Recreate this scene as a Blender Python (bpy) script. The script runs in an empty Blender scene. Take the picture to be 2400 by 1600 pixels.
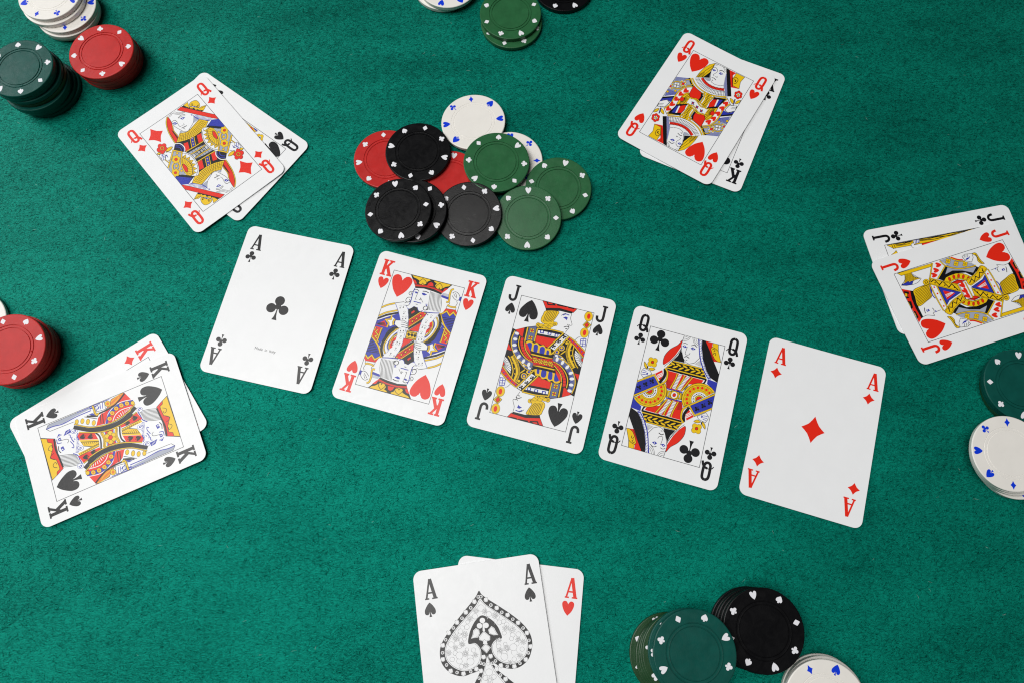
import bpy, math, random
from mathutils import Matrix, Vector
R = math.radians
SC = bpy.context.scene
COL = SC.collection

# ---------------------------------------------------------------- camera, light, exposure
cam_d = bpy.data.cameras.new('camera'); cam = bpy.data.objects.new('camera', cam_d); COL.objects.link(cam)
cam_d.sensor_width = 36.0; cam_d.lens = 23.633; cam_d.clip_start = 0.01; cam_d.clip_end = 50
CAM_H = 0.358
cam.matrix_world = Matrix.Translation((0, 0, CAM_H)) @ Matrix.Rotation(R(15.3685), 4, 'X') @ Matrix.Rotation(R(-0.6362), 4, 'Z')
SC.camera = cam
W = bpy.data.worlds.new('World'); SC.world = W; W.use_nodes = True
W.node_tree.nodes['Background'].inputs[0].default_value = (0.86, 0.93, 1.0, 1)
W.node_tree.nodes['Background'].inputs[1].default_value = 0.03
def area(name, loc, target, sx, sy, power, col=(1, 1, 1)):
    d = bpy.data.lights.new(name, 'AREA'); d.shape = 'RECTANGLE'; d.size = sx; d.size_y = sy; d.energy = power; d.color = col
    o = bpy.data.objects.new(name, d); COL.objects.link(o); o.location = loc
    o.rotation_euler = (Vector(target) - Vector(loc)).to_track_quat('-Z', 'Y').to_euler()
    return o
area('ceiling_softbox', (-0.68, 0.03, 1.85), (-0.32, 0.05, 0), 1.1, 1.1, 30, (1.0, 0.985, 0.96))
area('window_light', (-2.05, 1.2, 1.7), (-0.1, 0.1, 0), 1.2, 1.0, 20, (0.95, 0.98, 1.0))
SC.view_settings.view_transform = 'Standard'; SC.view_settings.look = 'None'
SC.view_settings.exposure = 0.18; SC.cycles.pixel_filter_type = 'BLACKMAN_HARRIS'; SC.cycles.filter_width = 1.15; SC.view_settings.gamma = 1.0

# ---------------------------------------------------------------- materials
def mat(name, col, rough=0.5, spec=0.5, bump=None, var=None, coat=0.0, sss=0.0):
    m = bpy.data.materials.new(name); m.use_nodes = True
    nt = m.node_tree; b = nt.nodes['Principled BSDF']
    b.inputs['Base Color'].default_value = (*col, 1); b.inputs['Roughness'].default_value = rough
    b.inputs['Specular IOR Level'].default_value = spec
    tc = nt.nodes.new('ShaderNodeTexCoord')
    if var:
        sc, amt = var
        n = nt.nodes.new('ShaderNodeTexNoise'); n.inputs['Scale'].default_value = sc; n.inputs['Detail'].default_value = 5
        nt.links.new(tc.outputs['Object'], n.inputs['Vector'])
        r = nt.nodes.new('ShaderNodeValToRGB')
        r.color_ramp.elements[0].position = 0.3; r.color_ramp.elements[1].position = 0.72
        r.color_ramp.elements[0].color = (*[c * (1 - amt) for c in col], 1)
        r.color_ramp.elements[1].color = (*[min(1, c * (1 + amt)) for c in col], 1)
        nt.links.new(n.outputs['Fac'], r.inputs['Fac']); nt.links.new(r.outputs['Color'], b.inputs['Base Color'])
        n3 = nt.nodes.new('ShaderNodeTexNoise'); n3.inputs['Scale'].default_value = 160; n3.inputs['Detail'].default_value = 6; n3.inputs['Distortion'].default_value = 1.5
        nt.links.new(tc.outputs['Object'], n3.inputs['Vector'])
        mr = nt.nodes.new('ShaderNodeMapRange'); mr.inputs['From Min'].default_value = 0.3; mr.inputs['From Max'].default_value = 0.7
        mr.inputs['To Min'].default_value = rough-0.05; mr.inputs['To Max'].default_value = rough+0.07
        nt.links.new(n3.outputs['Fac'], mr.inputs['Value']); nt.links.new(mr.outputs['Result'], b.inputs['Roughness'])
    if bump:
        sc, st, dist = bump
        n2 = nt.nodes.new('ShaderNodeTexNoise'); n2.inputs['Scale'].default_value = sc; n2.inputs['Detail'].default_value = 3
        nt.links.new(tc.outputs['Object'], n2.inputs['Vector'])
        bp = nt.nodes.new('ShaderNodeBump'); bp.inputs['Strength'].default_value = st; bp.inputs['Distance'].default_value = dist
        nt.links.new(n2.outputs['Fac'], bp.inputs['Height']); nt.links.new(bp.outputs['Normal'], b.inputs['Normal'])
    return m
CARD_BUMP = (2600, 0.35, 0.00006)
INK = {
 'W': mat('card_stock', (0.87, 0.878, 0.89), 0.34, 0.42, CARD_BUMP, (90, 0.012)),
 'K': mat('black_ink', (0.006, 0.006, 0.008), 0.34, 0.42, CARD_BUMP),
 'R': mat('red_ink', (0.80, 0.022, 0.008), 0.34, 0.42, CARD_BUMP),
 'Y': mat('yellow_ink', (0.86, 0.55, 0.006), 0.34, 0.42, CARD_BUMP),
 'B': mat('blue_ink', (0.028, 0.040, 0.40), 0.34, 0.42, CARD_BUMP),
 'G': mat('grey_blue_hatching_ink', (0.38, 0.41, 0.50), 0.34, 0.42, CARD_BUMP),
 'D': mat('blue_hatching_ink', (0.13, 0.15, 0.30), 0.34, 0.42, CARD_BUMP),
 'O': mat('orange_ink', (0.78, 0.20, 0.012), 0.34, 0.42, CARD_BUMP),
 'g': mat('fine_line_grey_ink', (0.07, 0.07, 0.075), 0.34, 0.42, CARD_BUMP),
}
CHIP_BUMP = (1500, 0.25, 0.00012)
CHIP = {
 'red': mat('red_chip_plastic', (0.50, 0.022, 0.020), 0.34, 0.26, CHIP_BUMP, (220, 0.08)),
 'black': mat('black_chip_plastic', (0.0034, 0.0034, 0.0041), 0.31, 0.2, CHIP_BUMP, (220, 0.1)),
 'green': mat('green_chip_plastic', (0.022, 0.115, 0.042), 0.32, 0.3, CHIP_BUMP, (220, 0.12)),
 'teal': mat('dark_teal_chip_plastic', (0.004, 0.070, 0.056), 0.34, 0.18, CHIP_BUMP, (220, 0.12)),
 'olive': mat('olive_green_chip_plastic', (0.013, 0.052, 0.017), 0.32, 0.3, CHIP_BUMP, (220, 0.12)),
 'white': mat('white_chip_plastic', (0.83, 0.80, 0.75), 0.36, 0.5, (700, 0.12, 0.0001), (160, 0.02)),
}
MARK_W = mat('white_mark_print', (0.80, 0.80, 0.84), 0.45, 0.3)
MARK_B = mat('blue_mark_print', (0.002, 0.040, 0.66), 0.40, 0.3)

def felt_material():
    m = bpy.data.materials.new('green_felt'); m.use_nodes = True
    nt = m.node_tree; L = nt.links.new; b = nt.nodes['Principled BSDF']
    b.inputs['Roughness'].default_value = 0.52; b.inputs['Specular IOR Level'].default_value = 0.9; b.inputs['Specular Tint'].default_value = (0.03, 1.0, 0.78, 1)      # glossy dyed wool: its shine is green too
    b.inputs['Sheen Weight'].default_value = 0.05; b.inputs['Sheen Roughness'].default_value = 0.5
    b.inputs['Sheen Tint'].default_value = (0.3, 0.9, 0.75, 1)
    tc = nt.nodes.new('ShaderNodeTexCoord')
    def noise(scale, detail, stretch=None, rot=0.0, dist=0.0):
        mp = nt.nodes.new('ShaderNodeMapping'); mp.inputs['Rotation'].default_value = (0, 0, rot)
        if stretch: mp.inputs['Scale'].default_value = stretch
        L(tc.outputs['Object'], mp.inputs['Vector'])
        n = nt.nodes.new('ShaderNodeTexNoise'); n.inputs['Scale'].default_value = scale
        n.inputs['Detail'].default_value = detail; n.inputs['Distortion'].default_value = dist
        n.inputs['Roughness'].default_value = 0.62
        L(mp.outputs['Vector'], n.inputs['Vector']); return n.outputs['Fac']
    def math_(op, a, v):
        n = nt.nodes.new('ShaderNodeMath'); n.operation = op
        for i, x in enumerate((a, v)):
            if isinstance(x, (int, float)): n.inputs[i].default_value = x
            else: L(x, n.inputs[i])
        return n.outputs[0]
    f1 = noise(900, 3, (0.55, 1.6, 1), 0.25, 0.8)        # fibres lying roughly across the table
    f2 = noise(1000, 3, (0.6, 1.5, 1), -0.7, 0.8)
    f3 = noise(160, 4, None, 0, 0.4)                     # tufts
    f4 = noise(22, 3, (0.6, 1.4, 1), 0.2)                # worn clouds
    f5 = noise(6, 2, (0.5, 2.2, 1), 0.15)                # soft creases
    s = math_('ADD', math_('MULTIPLY', f1, 0.34), math_('MULTIPLY', f2, 0.34))
    s = math_('ADD', s, math_('MULTIPLY', f3, 0.18)); s = math_('ADD', s, math_('MULTIPLY', f4, 0.32))
    r = nt.nodes.new('ShaderNodeValToRGB'); e = r.color_ramp.elements
    e[0].position = 0.40; e[0].color = (0.0002, 0.027, 0.020, 1); e[1].position = 0.70; e[1].color = (0.0018, 0.195, 0.134, 1)
    mid = r.color_ramp.elements.new(0.52); mid.color = (0.0006, 0.090, 0.063, 1)
    L(s, r.inputs['Fac']); L(r.outputs['Color'], b.inputs['Base Color'])
    mr = nt.nodes.new('ShaderNodeMapRange'); mr.inputs['From Min'].default_value = 0.38; mr.inputs['From Max'].default_value = 0.62
    mr.inputs['To Min'].default_value = 0.15; mr.inputs['To Max'].default_value = 1.0
    L(s, mr.inputs['Value']); L(mr.outputs['Result'], b.inputs['Specular IOR Level'])      # matted spots shine less than raised wool
    h = math_('ADD', math_('MULTIPLY', s, 1.0), math_('MULTIPLY', f5, 5.0))
    bp = nt.nodes.new('ShaderNodeBump'); bp.inputs['Strength'].default_value = 0.7; bp.inputs['Distance'].default_value = 0.0011
    L(h, bp.inputs['Height']); L(bp.outputs['Normal'], b.inputs['Normal'])
    return m

# ---------------------------------------------------------------- mesh helpers
def mesh_obj(name, verts, faces, mats, parent=None, fmat=None, smooth=False):
    me = bpy.data.meshes.new(name); me.from_pydata(verts, [], faces)
    for m in mats: me.materials.append(m)
    if fmat: me.polygons.foreach_set('material_index', fmat)
    if smooth: me.polygons.foreach_set('use_smooth', [True] * len(faces))
    me.update()
    o = bpy.data.objects.new(name, me); COL.objects.link(o)
    if parent: o.parent = parent
    return o

def catmull(P, closed=False, n=4):
    if len(P) < 3: return P
    if closed: Q = [P[-1]] + P + [P[0], P[1]]
    else:
        Q = [(2*P[0][0]-P[1][0], 2*P[0][1]-P[1][1])] + P + [(2*P[-1][0]-P[-2][0], 2*P[-1][1]-P[-2][1])]
    out = []
    for i in range(1, len(Q) - 2):
        p0, p1, p2, p3 = Q[i-1:i+3]
        for k in range(n):
            t = k / n; t2 = t*t; t3 = t2*t
            out.append(tuple(.5*(2*p1[j] + (p2[j]-p0[j])*t + (2*p0[j]-5*p1[j]+4*p2[j]-p3[j])*t2 + (3*p1[j]-p0[j]-3*p2[j]+p3[j])*t3) for j in (0, 1)))
    if not closed: out.append(P[-1])
    return out

def clip(poly, box):
    for ax, sg, lim in ((0, 1, box[0]), (0, -1, -box[1]), (1, 1, box[2]), (1, -1, -box[3])):
        out = []; n = len(poly)
        for i in range(n):
            a, b = poly[i], poly[(i+1) % n]
            da, db = sg*a[ax]-lim, sg*b[ax]-lim
            if da >= 0: out.append(a)
            if (da >= 0) != (db >= 0):
                t = da/(da-db); out.append((a[0]+t*(b[0]-a[0]), a[1]+t*(b[1]-a[1])))
        poly = out
        if len(poly) < 3: return []
    return poly

def stroke(P, w, closed=False):
    """polyline -> list of quads with mitred joints"""
    P = [p for i, p in enumerate(P) if i == 0 or abs(p[0]-P[i-1][0]) + abs(p[1]-P[i-1][1]) > 1e-5]
    n = len(P); Ls = []; Rs = []
    if n < 2: return []
    for i in range(n):
        a = P[i-1] if (i > 0 or closed) else None
        c = P[(i+1) % n] if (i < n-1 or closed) else None
        def nrm(u, v):
            dx, dy = v[0]-u[0], v[1]-u[1]; l = math.hypot(dx, dy) or 1; return (-dy/l, dx/l)
        if a is None: nx, ny = nrm(P[i], c); k = 1
        elif c is None: nx, ny = nrm(a, P[i]); k = 1
        else:
            n1, n2 = nrm(a, P[i]), nrm(P[i], c); nx, ny = n1[0]+n2[0], n1[1]+n2[1]; l = math.hypot(nx, ny)
            if l < 1e-3: nx, ny = n1; k = 1
            else: nx /= l; ny /= l; k = min(2.0, 1/max(.3, nx*n1[0]+ny*n1[1]))
        h = w/2*k
        Ls.append((P[i][0]+nx*h, P[i][1]+ny*h)); Rs.append((P[i][0]-nx*h, P[i][1]-ny*h))
    m = n if closed else n-1
    return [[Rs[i], Rs[(i+1) % n], Ls[(i+1) % n], Ls[i]] for i in range(m)]

def circle(cx, cy, r, n=18):
    return [(cx+r*math.cos(2*math.pi*i/n), cy+r*math.sin(2*math.pi*i/n)) for i in range(n)]

def mir(P): return P + [(-x, y) for x, y in reversed(P) if abs(x) > 1e-6]
def pip(kind, size, cx=0.0, cy=0.0, rot=0.0, n=4):
    """outline polygons of a suit symbol, `size` wide, upright, in millimetres"""
    if kind == 'h':
        half = [(0, .29), (.05, .42), (.14, .52), (.29, .56), (.43, .5), (.51, .37), (.495, .155), (.41, -.085), (.26, -.345), (0, -.62)]
        c = catmull([(-.14, .52)] + half[1:], False, 3)[3:]; P = [mir([(0, .29)] + c)]
    elif kind == 's':
        half = [(0, .61), (.2, .43), (.39, .16), (.495, -.07), (.495, -.30), (.39, -.43), (.22, -.45), (.1, -.35), (.045, -.19)]
        c = catmull(half, False, 3); P = [mir(c + [(.045, -.3), (.07, -.45), (.13, -.64)])]
    elif kind == 'c':
        P = [circle(0, .37, .222), circle(-.29, -.02, .22), circle(.29, -.02, .22), circle(0, .1, .14),
             mir([(.02, .1), (.03, -.2), (.06, -.38), (.12, -.53)])]
    else:
        P = [mir([(0, .59), (.11, .385), (.22, .22), (.36, .1), (.5, 0), (.36, -.1), (.22, -.22), (.11, -.385), (0, -.59)])]
    c, s = math.cos(R(rot)), math.sin(R(rot))
    return [[(cx+size*(x*c-y*s), cy+size*(x*s+y*c)) for x, y in q] for q in P]

class Print:
    """flat print: polygons on a card face, each ink a hair above the one printed before it"""
    DZ = 1.4e-6
    def __init__(s, z0): s.z0 = z0; s.items = []
    def add(s, col, polys):
        polys = [p for p in polys if len(p) >= 3]
        if polys: s.items.append((col, polys))
    def build(s, name, parent):
        c = parent['_bow']
        cols = []; V = []; F = []; FM = []; boxes = []
        for col, polys in s.items:
            xs = [p[0] for q in polys for p in q]; ys = [p[1] for q in polys for p in q]
            bx = (min(xs), max(xs), min(ys), max(ys)); lay = 0
            for b2, l2 in boxes:
                if l2 >= lay and b2[0] < bx[1] and b2[1] > bx[0] and b2[2] < bx[3] and b2[3] > bx[2]: lay = l2+1
            if col not in cols: cols.append(col)
            ci = cols.index(col); top = lay
            for k, q in enumerate(polys):
                z = s.z0 + (lay + k*0.04)*s.DZ
                for q, zs in bend(q, c):
                    i0 = len(V); V += [(x/1000, y/1000, z+h/1000) for (x, y), h in zip(q, zs)]
                    a = sum(q[i-1][0]*q[i][1]-q[i][0]*q[i-1][1] for i in range(len(q)))
                    f = list(range(i0, i0+len(q))); F.append(f if a > 0 else f[::-1]); FM.append(ci)
            boxes.append((bx, lay))
        if not V: return None
        return mesh_obj(name, V, F, [INK[c] for c in cols], parent, FM)

def tag(o, label, cat, group=None):
    o['label'] = label; o['category'] = cat
    if group: o['group'] = group
    return o

# ---------------------------------------------------------------- the felt table top
N = 2
felt = mesh_obj('ground', [(-1.3, -1.0, 0), (1.3, -1.0, 0), (1.3, 1.4, 0), (-1.3, 1.4, 0)], [(0, 1, 2, 3)], [felt_material()])
felt['kind'] = 'structure'; felt['label'] = 'green felt cloth covering the whole table top'
import numpy as np
def felt_fibres(n):
    """short wool fibres lying on the cloth: one thin sliver each, three shades of green"""
    rng = np.random.default_rng(7)
    x = rng.uniform(-0.40, 0.40, n); y = rng.uniform(-0.13, 0.40, n)
    a = np.where(rng.random(n) < 0.55, rng.normal(0.25, 0.5, n), rng.uniform(0, np.pi, n))
    l = rng.uniform(0.0005, 0.0017, n); w = rng.uniform(0.00004, 0.00008, n)
    z0 = rng.uniform(0.00002, 0.00012, n); z1 = rng.uniform(0.00004, 0.00036, n); z2 = rng.uniform(0.00002, 0.0002, n)
    dx, dy = np.cos(a), np.sin(a); k = rng.normal(0, 0.0002, n)
    V = np.empty((n, 4, 3), np.float32)
    V[:, 0] = np.stack([x-dx*l, y-dy*l, z0], 1)
    V[:, 1] = np.stack([x-dy*(k-w), y+dx*(k-w), z1], 1)
    V[:, 2] = np.stack([x+dx*l, y+dy*l, z2], 1)
    V[:, 3] = np.stack([x-dy*(k+w), y+dx*(k+w), z1], 1)
    me = bpy.data.meshes.new('felt_fibres')
    me.vertices.add(4*n); me.vertices.foreach_set('co', V.ravel())
    me.loops.add(4*n); me.loops.foreach_set('vertex_index', np.arange(4*n, dtype=np.int32))
    me.polygons.add(n); me.polygons.foreach_set('loop_start', np.arange(0, 4*n, 4, dtype=np.int32))
    for nm, c, sp in (('dark_green_fibre', (0.0002, 0.018, 0.013), 0.1), ('green_fibre', (0.0006, 0.092, 0.064), 0.9), ('light_green_fibre', (0.0024, 0.24, 0.168), 1.0)):
        m = mat(nm, c, 0.52, sp); m.node_tree.nodes['Principled BSDF'].inputs['Specular Tint'].default_value = (0.03, 1.0, 0.78, 1); me.materials.append(m)
    me.materials.append(mat('pale_lint', (0.30, 0.45, 0.40), 0.8, 0.2))
    me.polygons.foreach_set('material_index', rng.choice(4, n, p=(0.28, 0.44, 0.2796, 0.0004)).astype(np.int32))
    me.update(calc_edges=True)
    o = bpy.data.objects.new('felt_fibres', me); COL.objects.link(o)
    o['kind'] = 'stuff'; o['label'] = 'short green wool fibres matted over the felt cloth'
felt_fibres(720000)


# ---------------------------------------------------------------- poker chips
CR, CT = 19.2, 3.1
def chip_mesh(col):
    g = .14 if col == 'white' else .42
    # profile from the centre of the top face to the centre of the bottom face (mm): twin moulded rings, rounded rim
    top = [(0, 0), (11.3, 0), (11.4, -g), (11.7, -g), (11.82, -.02), (12.0, -.04), (12.7, -.04), (12.85, -.02), (12.97, -g), (13.27, -g), (13.38, 0),
           (18.72, 0), (18.95, -.07), (19.17, -.27), (19.2, -.42)]
    prof = [(r, CT+z) for r, z in top] + [(18.92, .45), (18.75, .2), (18.4, 0), (0, 0)]
    n = 96; V = []; F = []
    for r, z in prof:
        if r == 0: V.append((0, 0, z/1000)); continue
        V += [(r/1000*math.cos(2*math.pi*i/n), r/1000*math.sin(2*math.pi*i/n), z/1000) for i in range(n)]
    idx = []; k = 0
    for r, z in prof: idx.append(k); k += 1 if r == 0 else n
    for j in range(len(prof)-1):
        a, b = idx[j], idx[j+1]
        for i in range(n):
            i2 = (i+1) % n
            if prof[j][0] == 0: F.append((a, b+i, b+i2))
            elif prof[j+1][0] == 0: F.append((a+i, b, a+i2))
            else: F.append((a+i, b+i, b+i2, a+i2))
    me = bpy.data.meshes.new('poker_chip'); me.from_pydata(V, [], F); me.materials.append(CHIP[col])
    me.polygons.foreach_set('use_smooth', [False]*len(me.polygons)); me.update()
    return me
def mark_polys(kind, white):
    if white:
        if kind == 'd': return [[(0, 2.1), (.55, .85), (1.35, 0), (.55, -.85), (0, -2.1), (-.55, -.85), (-1.35, 0), (-.55, .85)]]
        return pip(kind, 3.7 if kind != 'h' else 3.5, 0, 0.1)
    if kind == 'd': return [catmull([(0, 1.75), (.35, 1.5), (1.35, .3), (1.45, 0), (1.35, -.3), (.35, -1.5), (0, -1.75), (-.35, -1.5), (-1.35, -.3), (-1.45, 0), (-1.35, .3), (-.35, 1.5)], True, 2)]
    if kind == 'h': return pip('h', 3.5)
    if kind == 's':
        h = catmull([(0, 1.95), (.75, 1.35), (1.5, .45), (1.72, -.35), (1.35, -1.05), (.75, -1.1), (.42, -.95)], False, 3)
        return [mir(h + [(.5, -1.35), (.36, -1.68), (0, -1.75)])]
    return [circle(0, 1.05, .88), circle(-1.05, -.18, .86), circle(1.05, -.18, .86), circle(0, .1, .7),
            mir([(.32, 0), (.34, -.9)]), circle(0, -1.25, .56)]
MARKS = {}; MS = 0.92
def mark_mesh(kind, white):
    key = (kind, white)
    if key not in MARKS:
        V = []; F = []
        for k, q in enumerate(mark_polys(kind, white)):
            a = sum(q[i-1][0]*q[i][1]-q[i][0]*q[i-1][1] for i in range(len(q)))
            if a < 0: q = q[::-1]
            i0 = len(V); V += [(x/1000*MS*(1.16 if white else 1), y/1000*MS*(1.16 if white else 1), k*4e-7) for x, y in q]; F.append(list(range(i0, len(V))))
        me = bpy.data.meshes.new('suit_mark'); me.from_pydata(V, [], F); me.materials.append(MARK_B if white else MARK_W); me.update()
        MARKS[key] = me
    return MARKS[key]
CHIP_MESH = {}
NAMES = {'h': 'heart_mark', 's': 'spade_mark', 'c': 'club_mark', 'd': 'diamond_mark'}
COLNAME = {'red': 'red', 'black': 'black', 'green': 'green', 'teal': 'dark teal green', 'olive': 'olive green', 'white': 'white'}
def chip(col, x, y, z, heart_deg, label, group=None, marks=True, tilt=(0, 0), nub=None):
    """x, y, z of the TOP face centre in mm; heart_deg: bearing of one heart; tilt: degrees the face leans towards +x, +y"""
    if col not in CHIP_MESH: CHIP_MESH[col] = chip_mesh(col)
    o = bpy.data.objects.new('poker_chip', CHIP_MESH[col]); COL.objects.link(o)
    nrm = Vector((math.tan(R(tilt[0])), math.tan(R(tilt[1])), 1)).normalized()
    q = Vector((0, 0, 1)).rotation_difference(nrm)
    o.matrix_world = Matrix.Translation(Vector((x, y, z))/1000 - nrm*CT/1000) @ q.to_matrix().to_4x4()
    tag(o, label, 'poker chip', group)
    if marks:
        order = 'sdch' if col == 'black' else 'shcd'          # clockwise order of the printed suits
        i0 = order.index('h')
        for k in range(8):
            kind = order[(i0+k) % 4]; a = R(heart_deg - 45*k)
            m = bpy.data.objects.new(NAMES[kind], mark_mesh(kind, col == 'white')); COL.objects.link(m); m.parent = o
            rr = 16.1 if col != 'white' else 15.9
            m.location = (rr/1000*math.cos(a), rr/1000*math.sin(a), CT/1000+4e-6)
            m.rotation_euler = (0, 0, a-math.pi/2)
    if nub is not None:
        if 'nub' not in MARKS:
            n = 12; V = [(0, 0, .00025)]; F = []
            for rr, zz in ((.00028, .0002), (.00042, 0), (.00045, -.0002)): V += [(rr*math.cos(2*math.pi*i/n), rr*math.sin(2*math.pi*i/n), zz) for i in range(n)]
            F = [(0, 1+i, 1+(i+1) % n) for i in range(n)] + [(1+n*j+i, 1+n*(j+1)+i, 1+n*(j+1)+(i+1) % n, 1+n*j+(i+1) % n) for j in (0, 1) for i in range(n)]
            MARKS['nub'] = (V, F)
        m = mesh_obj('moulding_nub', *MARKS['nub'], [CHIP[col]], o, None, True)
        m.location = (.0123*math.cos(R(nub)), .0123*math.sin(R(nub)), CT/1000)
    return o
chip('red', -73.2, 210.2, 3.45, -172, 'red chip at the left end of the pot, half under a black chip', 'loose chips in the pot at the middle of the table', True, (0, 0), None)
chip('red', -35.6, 195.8, 3.45, 81, 'red chip in the middle of the pot, mostly covered by black and green chips', 'loose chips in the pot at the middle of the table', True, (0, 0), None)
chip('white', -21.8, 233.8, 4.65, 5, 'white chip lying at the top of the pot with all of its face bare', 'loose chips in the pot at the middle of the table', True, (-2.5, 2.5), None)
chip('white', -0.0, 208.1, 3.45, 89, 'white chip in the pot half hidden under a green chip', 'loose chips in the pot at the middle of the table', True, (0, 0), None)
chip('black', -54.1, 212.8, 6.55, 166, 'black chip lying across the two red chips in the pot', 'loose chips in the pot at the middle of the table', True, (0, 0), None)
chip('green', -7.9, 203.9, 9.34, 40, 'green chip resting across both white chips and a red one in the pot', 'loose chips in the pot at the middle of the table', True, (0, 0), -59)
chip('green', 27.9, 188.7, 5.16, 74, 'green chip at the right end of the pot', 'loose chips in the pot at the middle of the table', True, (0, -5), 60)
chip('green', 9.8, 170.0, 5.93, 88, 'shiny green chip leaning at the front of the pot', 'loose chips in the pot at the middle of the table', True, (-1.5, -7.5), -106)
chip('black', -24.1, 172.2, 7.05, 189, 'shiny greyish black chip leaning against a red chip in the pot', 'loose chips in the pot at the middle of the table', True, (-4, -6.5), 53)
chip('black', -55.3, 173.8, 8.41, 145, 'black chip half covered by another black chip at the front of the pot', 'loose chips in the pot at the middle of the table', True, (-4.5, -2), None)
chip('black', -63.6, 173.3, 11.35, 98, 'topmost black chip at the front left of the pot', 'loose chips in the pot at the middle of the table', True, (-5, -0.5), None)
chip('teal', -282.4, 261.2, 3.45, 42, 'bottom dark green chip in the stack left of the red stack', 'dark green stack at top left', False, (0, 0), None)
chip('teal', -283.2, 260.5, 6.55, 19, 'second from bottom dark green chip in the stack left of the red stack', 'dark green stack at top left', False, (0, 0), None)
chip('teal', -284.1, 259.0, 9.65, 71, 'third from bottom dark green chip in the stack left of the red stack', 'dark green stack at top left', False, (0, 0), None)
chip('teal', -283.0, 258.2, 12.75, 28, 'fourth from bottom dark green chip in the stack left of the red stack', 'dark green stack at top left', False, (0, 0), None)
chip('olive', -283.4, 259.9, 15.85, 12, 'fifth from bottom olive green chip in the stack left of the red stack', 'dark green stack at top left', False, (0, 0), None)
chip('teal', -283.2, 259.4, 18.95, 72, 'sixth from bottom dark green chip in the stack left of the red stack', 'dark green stack at top left', False, (0, 0), None)
chip('teal', -284.8, 259.3, 22.05, 165, 'seventh from bottom dark green chip in the stack left of the red stack', 'dark green stack at top left', False, (0, 0), None)
chip('teal', -283.8, 259.0, 25.15, 58, 'top dark green chip in the stack left of the red stack', 'dark green stack at top left', True, (0, 0), -71)
chip('red', -246.7, 280.4, 3.45, 113, 'bottom red chip in the stack touching the white stack', 'red stack at top left', False, (0, 0), None)
chip('red', -245.9, 279.8, 6.55, 132, 'second from bottom red chip in the stack touching the white stack', 'red stack at top left', False, (0, 0), None)
chip('red', -245.8, 279.0, 9.65, 154, 'third from bottom red chip in the stack touching the white stack', 'red stack at top left', False, (0, 0), None)
chip('red', -245.5, 278.6, 12.75, 158, 'fourth from bottom red chip in the stack touching the white stack', 'red stack at top left', False, (0, 0), None)
chip('red', -244.6, 277.4, 15.85, 146, 'top red chip in the stack touching the white stack', 'red stack at top left', True, (0, 0), 98)
chip('white', -278.5, 316.2, 3.45, 0, 'bottom white chip in the stack cut by the top left edge', 'white stack at top left', False, (0, 0), None)
chip('white', -277.1, 314.7, 6.55, -8, 'second from bottom white chip in the stack cut by the top left edge', 'white stack at top left', True, (0, 0), None)
chip('white', -276.8, 315.5, 9.65, 10, 'third from bottom white chip in the stack cut by the top left edge', 'white stack at top left', True, (0, 0), None)
chip('white', -282.6, 318.3, 12.75, 70, 'fourth from bottom white chip in the stack cut by the top left edge', 'white stack at top left', False, (0, 0), None)
chip('white', -282.9, 319.8, 15.85, -199, 'top white chip in the stack cut by the top left edge', 'white stack at top left', True, (0, 0), None)
chip('red', -267.0, 93.7, 3.45, 103, 'bottom red chip in the stack above the king of spades', 'red stack at the left edge', False, (0, 0), None)
chip('red', -266.5, 93.6, 6.55, 159, 'second from bottom red chip in the stack above the king of spades', 'red stack at the left edge', False, (0, 0), None)
chip('red', -266.3, 94.1, 9.65, 153, 'third from bottom red chip in the stack above the king of spades', 'red stack at the left edge', False, (0, 0), None)
chip('red', -266.2, 93.3, 12.75, 92, 'fourth from bottom red chip in the stack above the king of spades', 'red stack at the left edge', False, (0, 0), None)
chip('red', -265.6, 93.0, 15.85, 21, 'top red chip in the stack above the king of spades', 'red stack at the left edge', True, (0, 0), -6)
chip('white', -298.7, 110.6, 3.45, 20, 'white chip peeking in at the left edge behind the red stack', None, False, (0, 0), None)
chip('olive', 74.5, -60.5, 3.45, 109, 'bottom olive green chip in the stack left of the black stack', 'green stack at the bottom edge', True, (0, 0), None)
chip('olive', 76.8, -61.3, 6.55, 154, 'second from bottom olive green chip in the stack left of the black stack', 'green stack at the bottom edge', True, (0, 0), None)
chip('olive', 77.6, -60.2, 9.65, 174, 'third from bottom olive green chip in the stack left of the black stack', 'green stack at the bottom edge', True, (0, 0), None)
chip('olive', 78.0, -59.3, 12.75, 119, 'fourth from bottom olive green chip in the stack left of the black stack', 'green stack at the bottom edge', True, (0, 0), None)
chip('olive', 78.5, -58.5, 15.85, 214, 'fifth from bottom olive green chip in the stack left of the black stack', 'green stack at the bottom edge', True, (0, 0), None)
chip('teal', 80.7, -57.0, 18.95, -180, 'sixth from bottom dark green chip in the stack left of the black stack', 'green stack at the bottom edge', True, (0, 0), None)
chip('teal', 82.4, -57.0, 22.05, 204, 'top dark green chip in the stack left of the black stack', 'green stack at the bottom edge', True, (0, 0), None)
chip('black', 114.7, -49.0, 3.45, 189, 'bottom black chip in the stack at the bottom edge', 'black stack at the bottom edge', True, (0, 0), None)
chip('black', 115.5, -49.0, 6.55, 199, 'second from bottom black chip in the stack at the bottom edge', 'black stack at the bottom edge', False, (0, 0), None)
chip('black', 115.9, -48.8, 9.65, 101, 'third from bottom black chip in the stack at the bottom edge', 'black stack at the bottom edge', False, (0, 0), None)
chip('black', 116.6, -48.9, 12.75, 11, 'fourth from bottom black chip in the stack at the bottom edge', 'black stack at the bottom edge', False, (0, 0), None)
chip('black', 117.3, -48.5, 15.85, 102, 'top black chip in the stack at the bottom edge', 'black stack at the bottom edge', True, (0, 0), None)
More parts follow.
